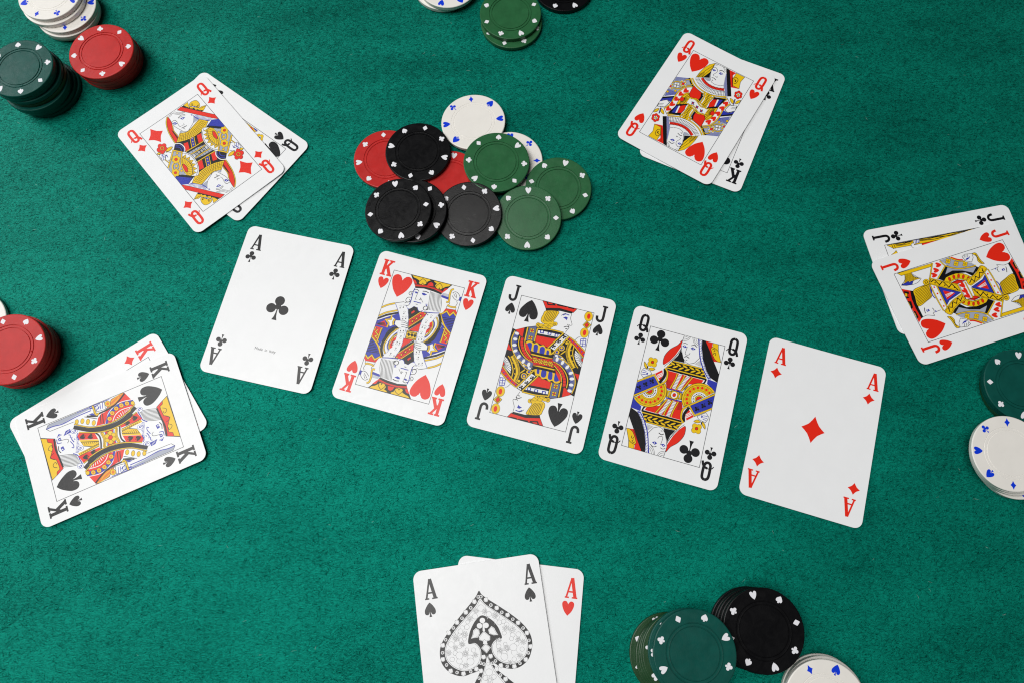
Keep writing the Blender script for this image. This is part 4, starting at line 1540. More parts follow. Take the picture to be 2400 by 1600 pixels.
ART['QD'] = '''p K -153,291 -48,243 143,218 239,232 302,254 344,272 421,63 415,41 197,247 141,176 107,75 158,-130 128,-136 -156,106 -182,273
p Y 197,668 261,669 243,609 283,558 334,503 338,443 321,445 236,565
l K .24 197,668 261,669 243,609 283,558 334,503 338,443 321,445 236,565 197,668
s Y 262,632 306,644 355,622 363,566 343,523 315,527 295,569 258,599
c K .24 262,632 306,644 355,622 363,566 343,523 315,527 295,569 258,599
k K 0.34 270,611 292,617 288,592 270,597
k K 0.34 323,551 340,551 321,536 309,551
p Y 336,506 362,506 411,480 337,442 314,486
l K .24 336,506 362,506 411,480 337,442 314,486 336,506
l K 0.27 335,491 398,480
p B 279,572 300,576 298,547
p K 174,669 203,661 211,620 243,603 240,573 278,551 281,515 313,498 313,471 342,456 320,437 259,521 166,657
p Y 226,616 240,604 226,596
p Y 249,579 270,558 252,557
p Y 277,543 296,519 277,516
p Y 306,510 322,482 303,480
p R 104,663 165,669 418,302 414,224 364,288
l K .24 104,663 165,669 418,302 414,224 364,288 104,663
k K 0.20 48,664 90,608 158,580
k K 0.20 67,666 97,619 150,594
k K 0.20 32,665 83,598 160,570
k K 0.20 -22,643 13,649 37,672
k K 0.20 -24,659 6,665 21,675
k K 0.24 -40,562 -42,487 -14,398 7,351 46,332 74,342
k K 0.24 219,469 165,395 121,367 57,336
p B -38,548 -5,537 3,500 -29,507
e W -18,523 5,-4 -3,-5
k K 0.30 -33,569 6,560 13,514
p B 62,537 94,536 125,514 83,505
e W 90,522 6,-5 -3,-5
k K 0.30 51,562 100,571 145,545
k K 0.22 53,553 97,553 136,531
k K 0.24 8,510 2,455 16,437
k K 0.24 59,454 55,434 27,447
k K 0.41 6,415 37,410 74,403
l K 0.34 19,402 35,393
l K 0.20 25,391 31,372
p G 215,462 239,380 155,379
p W 226,474 366,275 326,281 263,345 225,418
l B .25 232,469 227,409
l B .25 242,455 233,398
l B .25 251,442 238,387
l B .25 260,428 244,376
l B .25 270,415 249,365
l B .25 279,401 255,354
l B .25 288,388 261,343
l B .25 298,374 269,335
l B .25 307,361 277,327
l B .25 316,347 286,319
l B .25 326,334 294,311
l B .25 335,320 303,303
l B .25 344,307 311,296
l B .25 354,293 319,288
l B .25 363,280 328,280
k B .5 211,465 220,411 258,338 324,278
k B 0.41 196,500 206,481 193,481
s R -35,662 -40,568 -64,506 -87,418 -95,338 -158,282 -146,393 -129,498 -87,592
c K .24 -35,662 -40,568 -64,506 -87,418 -95,338 -158,282 -146,393 -129,498 -87,592
l K .18 -100,470 -113,325
l K .18 -97,462 -108,329
l K .18 -94,453 -104,333
l K .18 -91,445 -99,337
k K 0.76 -37,664 -94,598 -139,484 -159,361 -165,285
k Y .4 -37,664 -94,598 -139,484 -159,361 -165,285
k K 0.66 -55,520 -85,448 -85,356
k Y .3 -55,520 -85,448 -85,356
p G -27,398 -4,361 -55,368
p Y -49,368 26,328 82,334 235,378 305,284 229,230 143,218 55,216 -49,241 -151,289 -86,341
l K .24 -49,368 26,328 82,334 235,378 305,284 229,230 143,218 55,216 -49,241 -151,289 -86,341 -49,368
k K .17 -77,341 8,305 122,298 255,343
k K .17 -92,329 -6,290 114,278 262,323
k K .17 -108,317 -20,275 107,257 269,303
k K .17 -124,305 -34,260 100,236 276,283
l K .17 -50,369 -151,289
l K .17 -35,361 -126,277
l K .17 -20,353 -101,265
l K .17 -5,344 -76,254
l K .17 11,336 -51,242
l K .17 26,328 -24,238
l K .17 43,330 4,235
l K .17 61,332 31,231
l K .17 78,334 59,228
l K .17 96,338 86,225
l K .17 113,343 114,221
l K .17 130,348 141,218
l K .17 148,353 168,228
l K .17 165,358 195,240
l K .17 182,363 223,251
l K .17 200,368 250,262
l K .17 217,373 277,273
l K .17 235,378 305,284
p B 348,271 416,223 417,75 271,230
p R 89,210 150,200 113,124 103,92 46,100
p R -92,222 -42,205 -82,105 -130,118
p B 14,226 48,224 -5,108 -39,108
l K 0.71 5,229 -50,104
l Y .35 5,229 -50,104
l K 0.71 56,224 3,103
l Y .35 56,224 3,103
e Y 24,211 5,-5 -5,-7
e Y 6,172 5,-5 -5,-7
e Y -8,135 5,-5 -5,-7
p G -118,35 -10,16 95,32 127,-81 9,-70 -94,-45
p W 89,16 88,-21 56,-33 58,5
p W 40,21 37,-19 5,-32 7,6
p W -13,24 -15,-14 -47,-26 -45,12
p W -63,30 -65,-8 -97,-21 -94,17
l K .2 -68,33 -64,-54
l K .2 -33,33 -30,-60
l K .2 1,33 4,-66
l K .2 36,33 38,-71
l K .2 70,33 72,-77
l K .2 75,37 -84,-32
l K .2 62,35 -88,-19
l K .2 48,32 -93,-5
l K .2 35,30 -98,8
l K .2 21,28 -102,22
k K 0.86 -131,111 -23,100 103,92
k Y .5 -131,111 -23,100 103,92
k K 0.86 -122,47 -24,34 98,35
k Y .5 -122,47 -24,34 98,35
p K -177,281 -138,263 -112,212 -121,155 -148,114 -240,214
k B .5 -191,246 -160,216 -157,176 -176,147
k B .4 -180,266 -136,227 -131,169 -154,128
k W .5 -172,288 -123,246 -113,170 -146,115
s W 205,246 147,192 110,105 102,4 124,-79 163,-133 232,-54 265,46 285,165
c K .24 205,246 147,192 110,105 102,4 124,-79 163,-133 232,-54 265,46 285,165
k K 0.27 211,235 156,184 122,100 115,4 136,-74 172,-121
p Y 192,207 224,199 204,170
l K .24 192,207 224,199 204,170 192,207
p Y 158,166 198,159 177,117
l K .24 158,166 198,159 177,117 158,166
p Y 135,105 176,113 164,69
l K .24 135,105 176,113 164,69 135,105
p Y 127,42 162,60 162,17
l K .24 127,42 162,60 162,17 127,42
p Y 132,-22 162,9 174,-31
l K .24 132,-22 162,9 174,-31 132,-22
p Y 154,-79 176,-41 193,-80
l K .24 154,-79 176,-41 193,-80 154,-79
k K 0.81 243,206 196,149 169,64 174,-18 201,-82
k Y .45 243,206 196,149 169,64 174,-18 201,-82
s Y 252,199 206,141 180,66 186,-13 212,-72 248,-26 273,61 289,161
c K .24 252,199 206,141 180,66 186,-13 212,-72 248,-26 273,61 289,161
l K .2 247,192 274,136
l K .2 227,167 262,123
l K .2 206,142 251,111
l K .2 195,111 245,94
l K .2 185,80 239,77
l K .2 182,48 233,60
l K .2 184,16 233,43
l K .2 188,-16 235,26
l K .2 200,-44 239,10
l K .2 212,-72 244,-6
s R 270,131 282,77 250,3 234,57 247,105
c K .24 270,131 282,77 250,3 234,57 247,105
p G 306,152 419,10 409,-71 240,-225 184,-144 255,-32 292,66
e K 283,-136 16,-14 -13,-20
e K 254,-125 16,-14 -13,-20
e K 249,-90 16,-14 -13,-20
e K 274,-65 16,-14 -13,-20
e K 303,-75 16,-14 -14,-20
e K 307,-111 16,-14 -13,-20
e Y 283,-136 14,-12 -12,-17
e Y 254,-125 14,-12 -12,-17
e Y 249,-90 14,-12 -12,-17
e Y 274,-65 14,-12 -12,-17
e Y 303,-75 14,-12 -12,-17
e Y 307,-111 14,-12 -12,-17
e K 278,-100 15,-13 -12,-18
e R 278,-100 12,-10 -10,-15
e K 385,12 16,-14 -14,-20
e K 357,21 16,-14 -14,-20
e K 353,55 16,-14 -14,-20
e K 377,80 16,-14 -14,-20
e K 405,70 16,-14 -14,-20
e K 409,36 16,-14 -14,-20
e Y 385,12 14,-12 -12,-17
e Y 357,21 14,-12 -12,-17
e Y 353,55 14,-12 -12,-17
e Y 377,80 14,-12 -12,-17
e Y 405,70 14,-12 -12,-17
e Y 409,36 14,-12 -12,-17
e K 381,46 14,-12 -11,-16
e R 381,46 11,-10 -9,-14
k Y .8 330,39 293,11 279,-42
k Y .8 379,-4 363,-50 323,-80
k K 0.24 337,33 302,4 288,-44
k K 0.24 372,2 355,-43 319,-71
e K 324,-21 14,-12 -12,-17
e Y 324,-21 11,-10 -10,-14
e K 312,70 12,-11 -10,-15
e Y 312,70 10,-9 -8,-12
e K 223,-160 12,-11 -10,-15
e Y 223,-160 10,-8 -8,-12
k K 0.91 290,166 286,71 252,-29 170,-138
k Y .55 290,166 286,71 252,-29 170,-138
l K 1.01 410,-64 236,-225 165,-127
l Y .65 410,-64 236,-225 165,-127
k K 0.66 366,-118 378,-176 389,-224
k Y .3 366,-118 378,-176 389,-224
p W 376,-180 408,-197 405,-270 371,-288 341,-230
l K .24 376,-180 408,-197 405,-270 371,-288 341,-230 376,-180
l B 0.34 360,-203 380,-275
l B 0.34 395,-191 357,-239
l B 0.34 404,-215 361,-264
p B 337,-179 341,-230 326,-227
k K 0.24 271,-212 294,-248 320,-260
l K 0.24 321,-132 359,-154
e K 323,-379 22,-19 -18,-27
e K 284,-353 22,-19 -18,-27
e K 297,-301 22,-19 -18,-27
e K 344,-294 22,-19 -19,-27
e K 360,-342 22,-19 -19,-27
e R 323,-379 19,-17 -17,-24
e R 284,-353 19,-17 -17,-24
e R 297,-301 20,-17 -17,-24
e R 344,-294 20,-17 -17,-24
e R 360,-342 20,-17 -17,-24
e K 321,-334 13,-12 -11,-16
e R 321,-334 11,-9 -9,-13
e K 321,-334 21,-18 -17,-24
e Y 321,-334 18,-16 -15,-21
e K 321,-334 13,-12 -11,-16
e R 321,-334 11,-9 -9,-13
s Y 217,-272 267,-249 311,-268 263,-294
c K .24 217,-272 267,-249 311,-268 263,-294
s Y 372,-284 398,-287 410,-309 380,-312
c K .24 372,-284 398,-287 410,-309 380,-312
i R d 10.2 0 -285,535'''
ART['QH'] = '''p Y -99,662 -97,561 -94,501 -134,399 -206,358 -202,433 -184,533 -151,607
l K .24 -99,662 -97,561 -94,501 -134,399 -206,358 -202,433 -184,533 -151,607 -99,662
k K 0.27 -98,632 -159,487 -184,372
k K 0.27 -90,601 -127,481 -146,396
l K .15 -199,426 -196,366
l K .15 -193,433 -188,371
l K .15 -187,440 -181,375
l K .15 -180,448 -174,379
l K .15 -174,455 -167,384
l K .15 -168,462 -160,388
l K .15 -162,469 -153,392
l K .15 -156,476 -145,397
l K .15 -150,484 -138,401
p K -88,527 -74,470 -60,438 -134,397 -109,474
p G -125,397 -55,438 -30,397 -68,384
p G -419,229 -280,295 -179,228 -265,147 -303,45 -301,2 -411,-94 -419,58
l B .16 -407,234 -403,174
l B .16 -401,237 -395,178
l B .16 -395,240 -388,183
l B .16 -390,243 -381,188
l B .16 -384,245 -373,192
l B .16 -378,248 -366,197
l B .16 -372,251 -359,202
l B .16 -367,254 -351,206
l B .16 -361,256 -344,211
l B .16 -355,259 -337,216
l B .16 -349,262 -329,220
l B .16 -344,265 -322,225
l B .16 -338,267 -315,230
l B .16 -332,270 -307,234
l B .16 -326,273 -300,239
l B .16 -321,276 -292,243
l B .16 -315,279 -285,248
l B .16 -309,281 -278,253
l B .16 -303,284 -270,257
l B .16 -298,287 -263,262
l B .16 -292,290 -256,267
l B .16 -286,292 -248,271
l B .16 -280,295 -241,276
l B .16 -416,26 -401,-78
l B .16 -410,27 -397,-75
l B .16 -405,28 -393,-71
l B .16 -400,29 -389,-68
l B .16 -394,30 -384,-64
l B .16 -389,32 -380,-61
l B .16 -384,33 -376,-57
l B .16 -379,34 -371,-54
l B .16 -373,35 -367,-50
l B .16 -368,36 -363,-47
l B .16 -363,37 -358,-43
l B .16 -357,39 -354,-40
l B .16 -352,40 -350,-36
l B .16 -347,41 -346,-33
l B .16 -342,42 -341,-29
l B .16 -336,43 -337,-26
l B .16 -331,44 -333,-22
l B .16 -326,46 -328,-19
l B .16 -321,47 -324,-15
l B .16 -315,48 -320,-11
l B .16 -310,49 -315,-8
l B .16 -305,50 -311,-4
l B .16 -299,51 -307,-1
p W -88,527 -54,439 -12,395 38,387 101,405 135,435 82,604 52,669 -99,662
l K .24 -88,527 -54,439 -12,395 38,387 101,405 135,435 82,604 52,669 -99,662 -88,527
k K 0.20 -90,637 -69,645 -59,670
k K 0.20 -100,648 -82,655 -76,671
k K 0.20 5,670 43,632 68,626
k K 0.20 23,669 47,644 62,644
p B -89,557 -72,582 -40,569 -61,548
e W -66,568 5,3 3,-5
k K 0.30 -93,588 -73,610 -33,593
p B 2,555 18,583 59,573 33,547
e W 29,569 5,3 3,-6
k K 0.43 -8,584 15,610 59,605
k K 0.24 -33,593 -22,556 -45,501 -24,491
k K 0.27 -12,496 13,490 10,506
k K 0.43 -41,453 -15,461 21,449
l K 0.34 -24,431 -4,419
p G 82,604 108,585 247,320 213,307 139,421 101,528
l B .28 87,589 111,578
l B .28 91,575 117,566
l B .28 95,562 123,554
l B .28 99,548 129,542
l B .28 103,534 135,530
l B .28 108,521 142,519
l B .28 112,507 148,507
l B .28 116,494 154,495
l B .28 120,480 160,483
l B .28 124,466 166,471
l B .28 129,453 172,460
l B .28 135,440 179,448
l B .28 141,427 185,436
l B .28 147,415 191,424
l B .28 153,402 197,412
l B .28 159,389 203,401
l B .28 168,379 209,389
l B .28 176,368 215,377
l B .28 185,357 222,366
l B .28 194,347 228,354
l B .28 202,336 234,342
l B .28 211,326 240,331
l B .28 220,315 246,319
p K 52,673 96,670 160,565 287,343 247,318 120,540
p R 97,668 185,671 164,620 239,484 321,486 224,455
l K 0.27 131,662 237,474
p Y 185,671 300,671 287,584 317,490 272,487 232,488 184,581 188,636
l K .24 185,671 300,671 287,584 317,490 272,487 232,488 184,581 188,636 185,671
k K 0.34 193,577 207,613 249,595 248,533 223,526
k K 0.41 205,576 226,576 224,553
l K 0.41 233,576 233,550
p W -208,348 167,395 223,309 91,260 -43,244 -153,288
k G .7 -117,355 -43,323 37,321 181,360
k K 2.26 -190,348 -91,292 10,278 115,297 205,336
k W 1.9 -190,348 -91,292 10,278 115,297 205,336
l K .25 -163,365 -213,338
l K .25 -147,356 -194,325
l K .25 -132,347 -175,312
l K .25 -117,338 -157,299
l K .25 -101,329 -138,286
l K .25 -85,322 -119,275
l K .25 -69,317 -99,266
l K .25 -52,313 -78,259
l K .25 -36,311 -57,255
l K .25 -19,310 -37,251
l K .25 -3,310 -16,249
l K .25 14,311 5,249
l K .25 30,312 26,249
l K .25 46,315 46,250
l K .25 62,318 67,252
l K .25 78,321 87,255
l K .25 93,326 107,259
l K .25 109,331 127,265
l K .25 124,336 146,272
l K .25 139,343 164,281
l K .25 153,351 182,290
l K .25 168,358 200,300
l K .25 182,365 219,310
k K 1.86 -140,384 -62,346 22,336 100,352 169,383
k R 1.5 -140,384 -62,346 22,336 100,352 169,383
l K .22 -136,403 -102,368 -94,380 -60,346 -51,363 -17,335 -7,356 27,332 37,357 70,338 79,366 112,350 120,381 151,368 159,400
k K 0.91 -240,321 -150,255 -30,226 102,240 236,304
k Y .55 -240,321 -150,255 -30,226 102,240 236,304
k K 0.91 -260,308 -165,228 -39,195 99,204 248,288
k Y .55 -260,308 -165,228 -39,195 99,204 248,288
k K 1.0 -274,299 -180,223 -38,174 -6,147
e K -269,173 19,12 12,-23
e K -307,160 19,12 12,-23
e K -322,205 19,12 12,-23
e K -284,218 19,12 12,-23
e W -269,173 16,10 11,-19
e W -307,160 16,10 11,-19
e W -322,205 16,10 11,-20
e W -284,218 16,10 11,-20
e K -295,189 16,10 10,-19
e R -295,189 13,8 9,-16
e K -267,172 11,7 7,-13
e K -307,158 11,7 7,-13
e K -324,206 11,7 7,-13
e K -283,220 11,7 7,-13
e Y -267,172 9,5 6,-10
e Y -307,158 9,5 6,-10
e Y -324,206 9,5 6,-10
e Y -283,220 9,5 6,-10
e K -295,189 16,10 10,-19
e R -295,189 13,8 9,-16
e K -384,61 18,11 12,-21
e K -422,48 18,11 12,-21
e K -438,92 18,11 12,-21
e K -400,105 18,11 12,-21
e W -384,61 15,10 10,-18
e W -422,48 15,10 10,-18
e W -438,92 15,10 10,-18
e W -400,105 15,10 10,-18
e K -411,77 14,9 9,-16
e R -411,77 11,7 7,-13
e K -382,60 11,7 7,-13
e K -423,46 11,7 7,-13
e K -440,93 11,7 7,-13
e K -399,107 11,7 7,-13
e Y -382,60 8,5 5,-10
e Y -423,46 8,5 5,-10
e Y -440,93 8,5 5,-10
e Y -399,107 8,5 5,-10
e K -411,77 14,9 9,-16
e R -411,77 11,7 7,-13
e K -332,118 13,8 9,-16
e K -363,107 13,8 9,-16
e K -375,143 13,8 9,-16
e K -345,154 13,8 9,-16
e W -332,118 11,7 7,-13
e W -363,107 11,7 7,-13
e W -375,143 11,7 7,-13
e W -345,154 11,7 7,-13
e K -354,130 7,5 4,-8
e Y -354,130 4,3 3,-5
k K 0.76 -415,131 -370,181 -313,182
k Y .4 -415,131 -370,181 -313,182
k K 0.76 -378,76 -315,94 -272,160
k Y .4 -378,76 -315,94 -272,160
k K 0.76 -306,235 -271,279 -246,273
k Y .4 -306,235 -271,279 -246,273
k K 0.76 -247,194 -215,214 -193,241
k Y .4 -247,194 -215,214 -193,241
e K -403,-10 14,9 8,-15
e Y -403,-10 11,7 6,-12
e K -328,51 14,9 8,-15
e Y -328,51 11,7 6,-12
p K -416,-105 -298,-15 -297,-43 -414,-136
p B -415,-134 -298,-40 -298,-118 -352,-116 -420,-178
p W -180,203 -176,116 -219,63 -223,-35 -225,-190 -262,-278 -319,-233 -286,-143 -287,-23 -280,68 -240,154
k K 0.91 -178,213 -254,153 -291,48 -293,-53 -290,-150 -323,-239
k Y .55 -178,213 -254,153 -291,48 -293,-53 -290,-150 -323,-239
k K 0.91 -172,115 -212,63 -222,-51 -219,-161 -262,-284
k Y .55 -172,115 -212,63 -222,-51 -219,-161 -262,-284
i R h 3.1 -20 -221,116
i R h 3.0 -20 -251,42
i R h 3.0 -20 -260,-47
i R h 3.0 -20 -270,-139
i R h 3.0 -20 -279,-220
s Y -172,109 -130,68 -114,-8 -138,-85 -209,-130 -226,-79 -220,19
c K .24 -172,109 -130,68 -114,-8 -138,-85 -209,-130 -226,-79 -220,19
l K .35 -166,97 -191,12
l K .35 -148,77 -187,8
l K .35 -134,54 -184,4
l K .35 -127,27 -183,-2
l K .35 -120,1 -183,-7
l K .35 -126,-24 -185,-12
l K .35 -135,-49 -187,-17
l K .35 -144,-73 -189,-22
l K .35 -162,-88 -192,-25
l K .35 -180,-103 -196,-29
l K .35 -199,-118 -200,-32
e K -204,-11 14,29 23,-16
e R -204,-11 12,26 21,-14
k K 0.86 -172,109 -130,68 -114,-8 -137,-87 -214,-131
k Y .5 -172,109 -130,68 -114,-8 -137,-87 -214,-131
p R -173,230 -37,192 -18,130 -23,73 -122,56 -166,105
l K .24 -173,230 -37,192 -18,130 -23,73 -122,56 -166,105 -173,230
k K 1.2 -37,192 -16,136 -22,59
p Y -1,232 85,238 83,142 88,38 28,37 30,134
l K .3 13,232 49,233
l K .3 18,211 52,211
l K .3 23,190 55,190
l K .3 27,169 58,168
l K .3 31,148 60,146
l K .3 33,127 61,125
l K .3 34,106 61,103
l K .3 34,85 62,82
l K .3 35,64 62,61
l K .3 35,43 63,39
l K .3 44,234 82,237
l K .3 48,212 84,215
l K .3 53,191 85,192
l K .3 57,169 87,170
l K .3 60,147 88,148
l K .3 61,125 88,126
l K .3 61,103 88,104
l K .3 61,81 88,82
l K .3 60,59 88,60
l K .3 60,37 88,38
l K 0.27 44,234 59,119 57,36
k K 0.86 -21,228 8,155 4,56
k Y .5 -21,228 8,155 4,56
k K 0.86 112,234 90,142 92,32
k Y .5 112,234 90,142 92,32
p K 117,224 255,277 217,103 113,32
p R 117,185 163,212 178,107 122,54 107,123
l K .24 117,185 163,212 178,107 122,54 107,123 117,185
p W 163,212 181,220 191,115 177,106
p B 182,222 222,239 213,128 191,115
p W -101,-35 -119,44 -58,70 18,49 88,25 131,27 128,-62 55,-73 -34,-26
E K -52,2 7,5 5,-9
E K -70,-4 7,5 5,-9
E K -78,18 7,5 5,-9
E K -59,24 7,5 5,-9
E B -52,2 5,3 3,-6
E B -70,-4 5,3 3,-6
E B -78,18 5,3 3,-6
E B -59,24 5,3 3,-6
E K -65,10 10,6 6,-11
E R -65,10 7,4 4,-8
E K 17,-20 7,5 5,-9
E K -1,-26 7,5 5,-9
E K -8,-5 7,5 5,-9
E K 10,2 7,5 5,-9
E B 17,-20 5,3 3,-6
E B -1,-26 5,3 3,-6
E B -8,-5 5,3 3,-6
E B 10,2 5,3 3,-6
E K 5,-12 10,6 6,-11
E R 5,-12 7,4 4,-8
E K 86,-39 7,5 5,-9
E K 68,-45 7,5 5,-9
E K 60,-24 7,5 5,-9
E K 79,-17 7,5 5,-9
E B 86,-39 5,3 3,-6
E B 68,-45 5,3 3,-6
E B 60,-24 5,3 3,-6
E B 79,-17 5,3 3,-6
E K 73,-31 10,6 6,-11
E R 73,-31 7,4 4,-8
p K -90,24 -91,19 -96,21 -95,25
p K -36,9 -37,4 -42,5 -41,10
p K 18,-6 17,-11 12,-10 13,-5
p K 72,-22 70,-27 65,-25 67,-20
p K 125,-37 124,-42 119,-40 120,-35
k K 0.86 -119,51 -51,84 49,44 119,26
k Y .5 -119,51 -51,84 49,44 119,26
k K 0.86 -102,-40 -37,-21 52,-68 134,-61
k Y .5 -102,-40 -37,-21 52,-68 134,-61
p W -411,-205 -394,-143 -346,-112 -306,-130 -325,-202 -355,-240 -411,-250
l K .24 -411,-205 -394,-143 -346,-112 -306,-130 -325,-202 -355,-240 -411,-250 -411,-205
l K 0.27 -409,-195 -358,-189
l K 0.27 -409,-221 -355,-208
k B 0.47 -391,-149 -343,-171 -345,-206
l K 0.27 -405,-240 -356,-226
l G .5 -365,-253 -345,-335
l K 0.66 342,332 363,251
l B .3 342,332 363,251
e K 379,397 20,12 12,-24
e K 360,372 20,12 12,-24
e K 330,380 20,12 12,-24
e K 319,414 20,12 12,-24
e K 338,440 20,12 12,-24
e K 368,431 20,12 12,-24
e R 379,397 17,11 11,-21
e R 360,372 17,11 11,-21
e R 330,380 17,11 11,-21
e R 319,414 17,11 11,-21
e R 338,440 17,11 11,-21
e R 368,431 17,11 11,-21
e K 349,406 14,9 8,-16
e Y 349,406 11,7 7,-13
e K 365,399 9,6 6,-12
e K 350,387 9,6 6,-12
e K 333,400 9,6 6,-12
e K 339,421 9,6 6,-12
e K 358,421 9,6 6,-12
e W 365,399 7,4 4,-8
e W 350,387 7,4 4,-8
e W 333,400 7,4 4,-8
e W 339,421 7,4 4,-8
e W 358,421 7,4 4,-8
e K 349,406 11,7 7,-13
e Y 349,406 9,5 5,-10
s Y 289,312 336,303 353,260 315,272
c K .24 289,312 336,303 353,260 315,272
s Y 376,274 374,318 408,352 405,303
c K .24 376,274 374,318 408,352 405,303
k K 0.27 238,308 286,271 336,232
p W 328,216 373,240 406,257 419,184 358,119 309,131
l K .24 328,216 373,240 406,257 419,184 358,119 309,131 328,216
l K 0.27 361,207 409,237
l K 0.27 361,181 414,215
i R h 11.2 0 -287,535'''
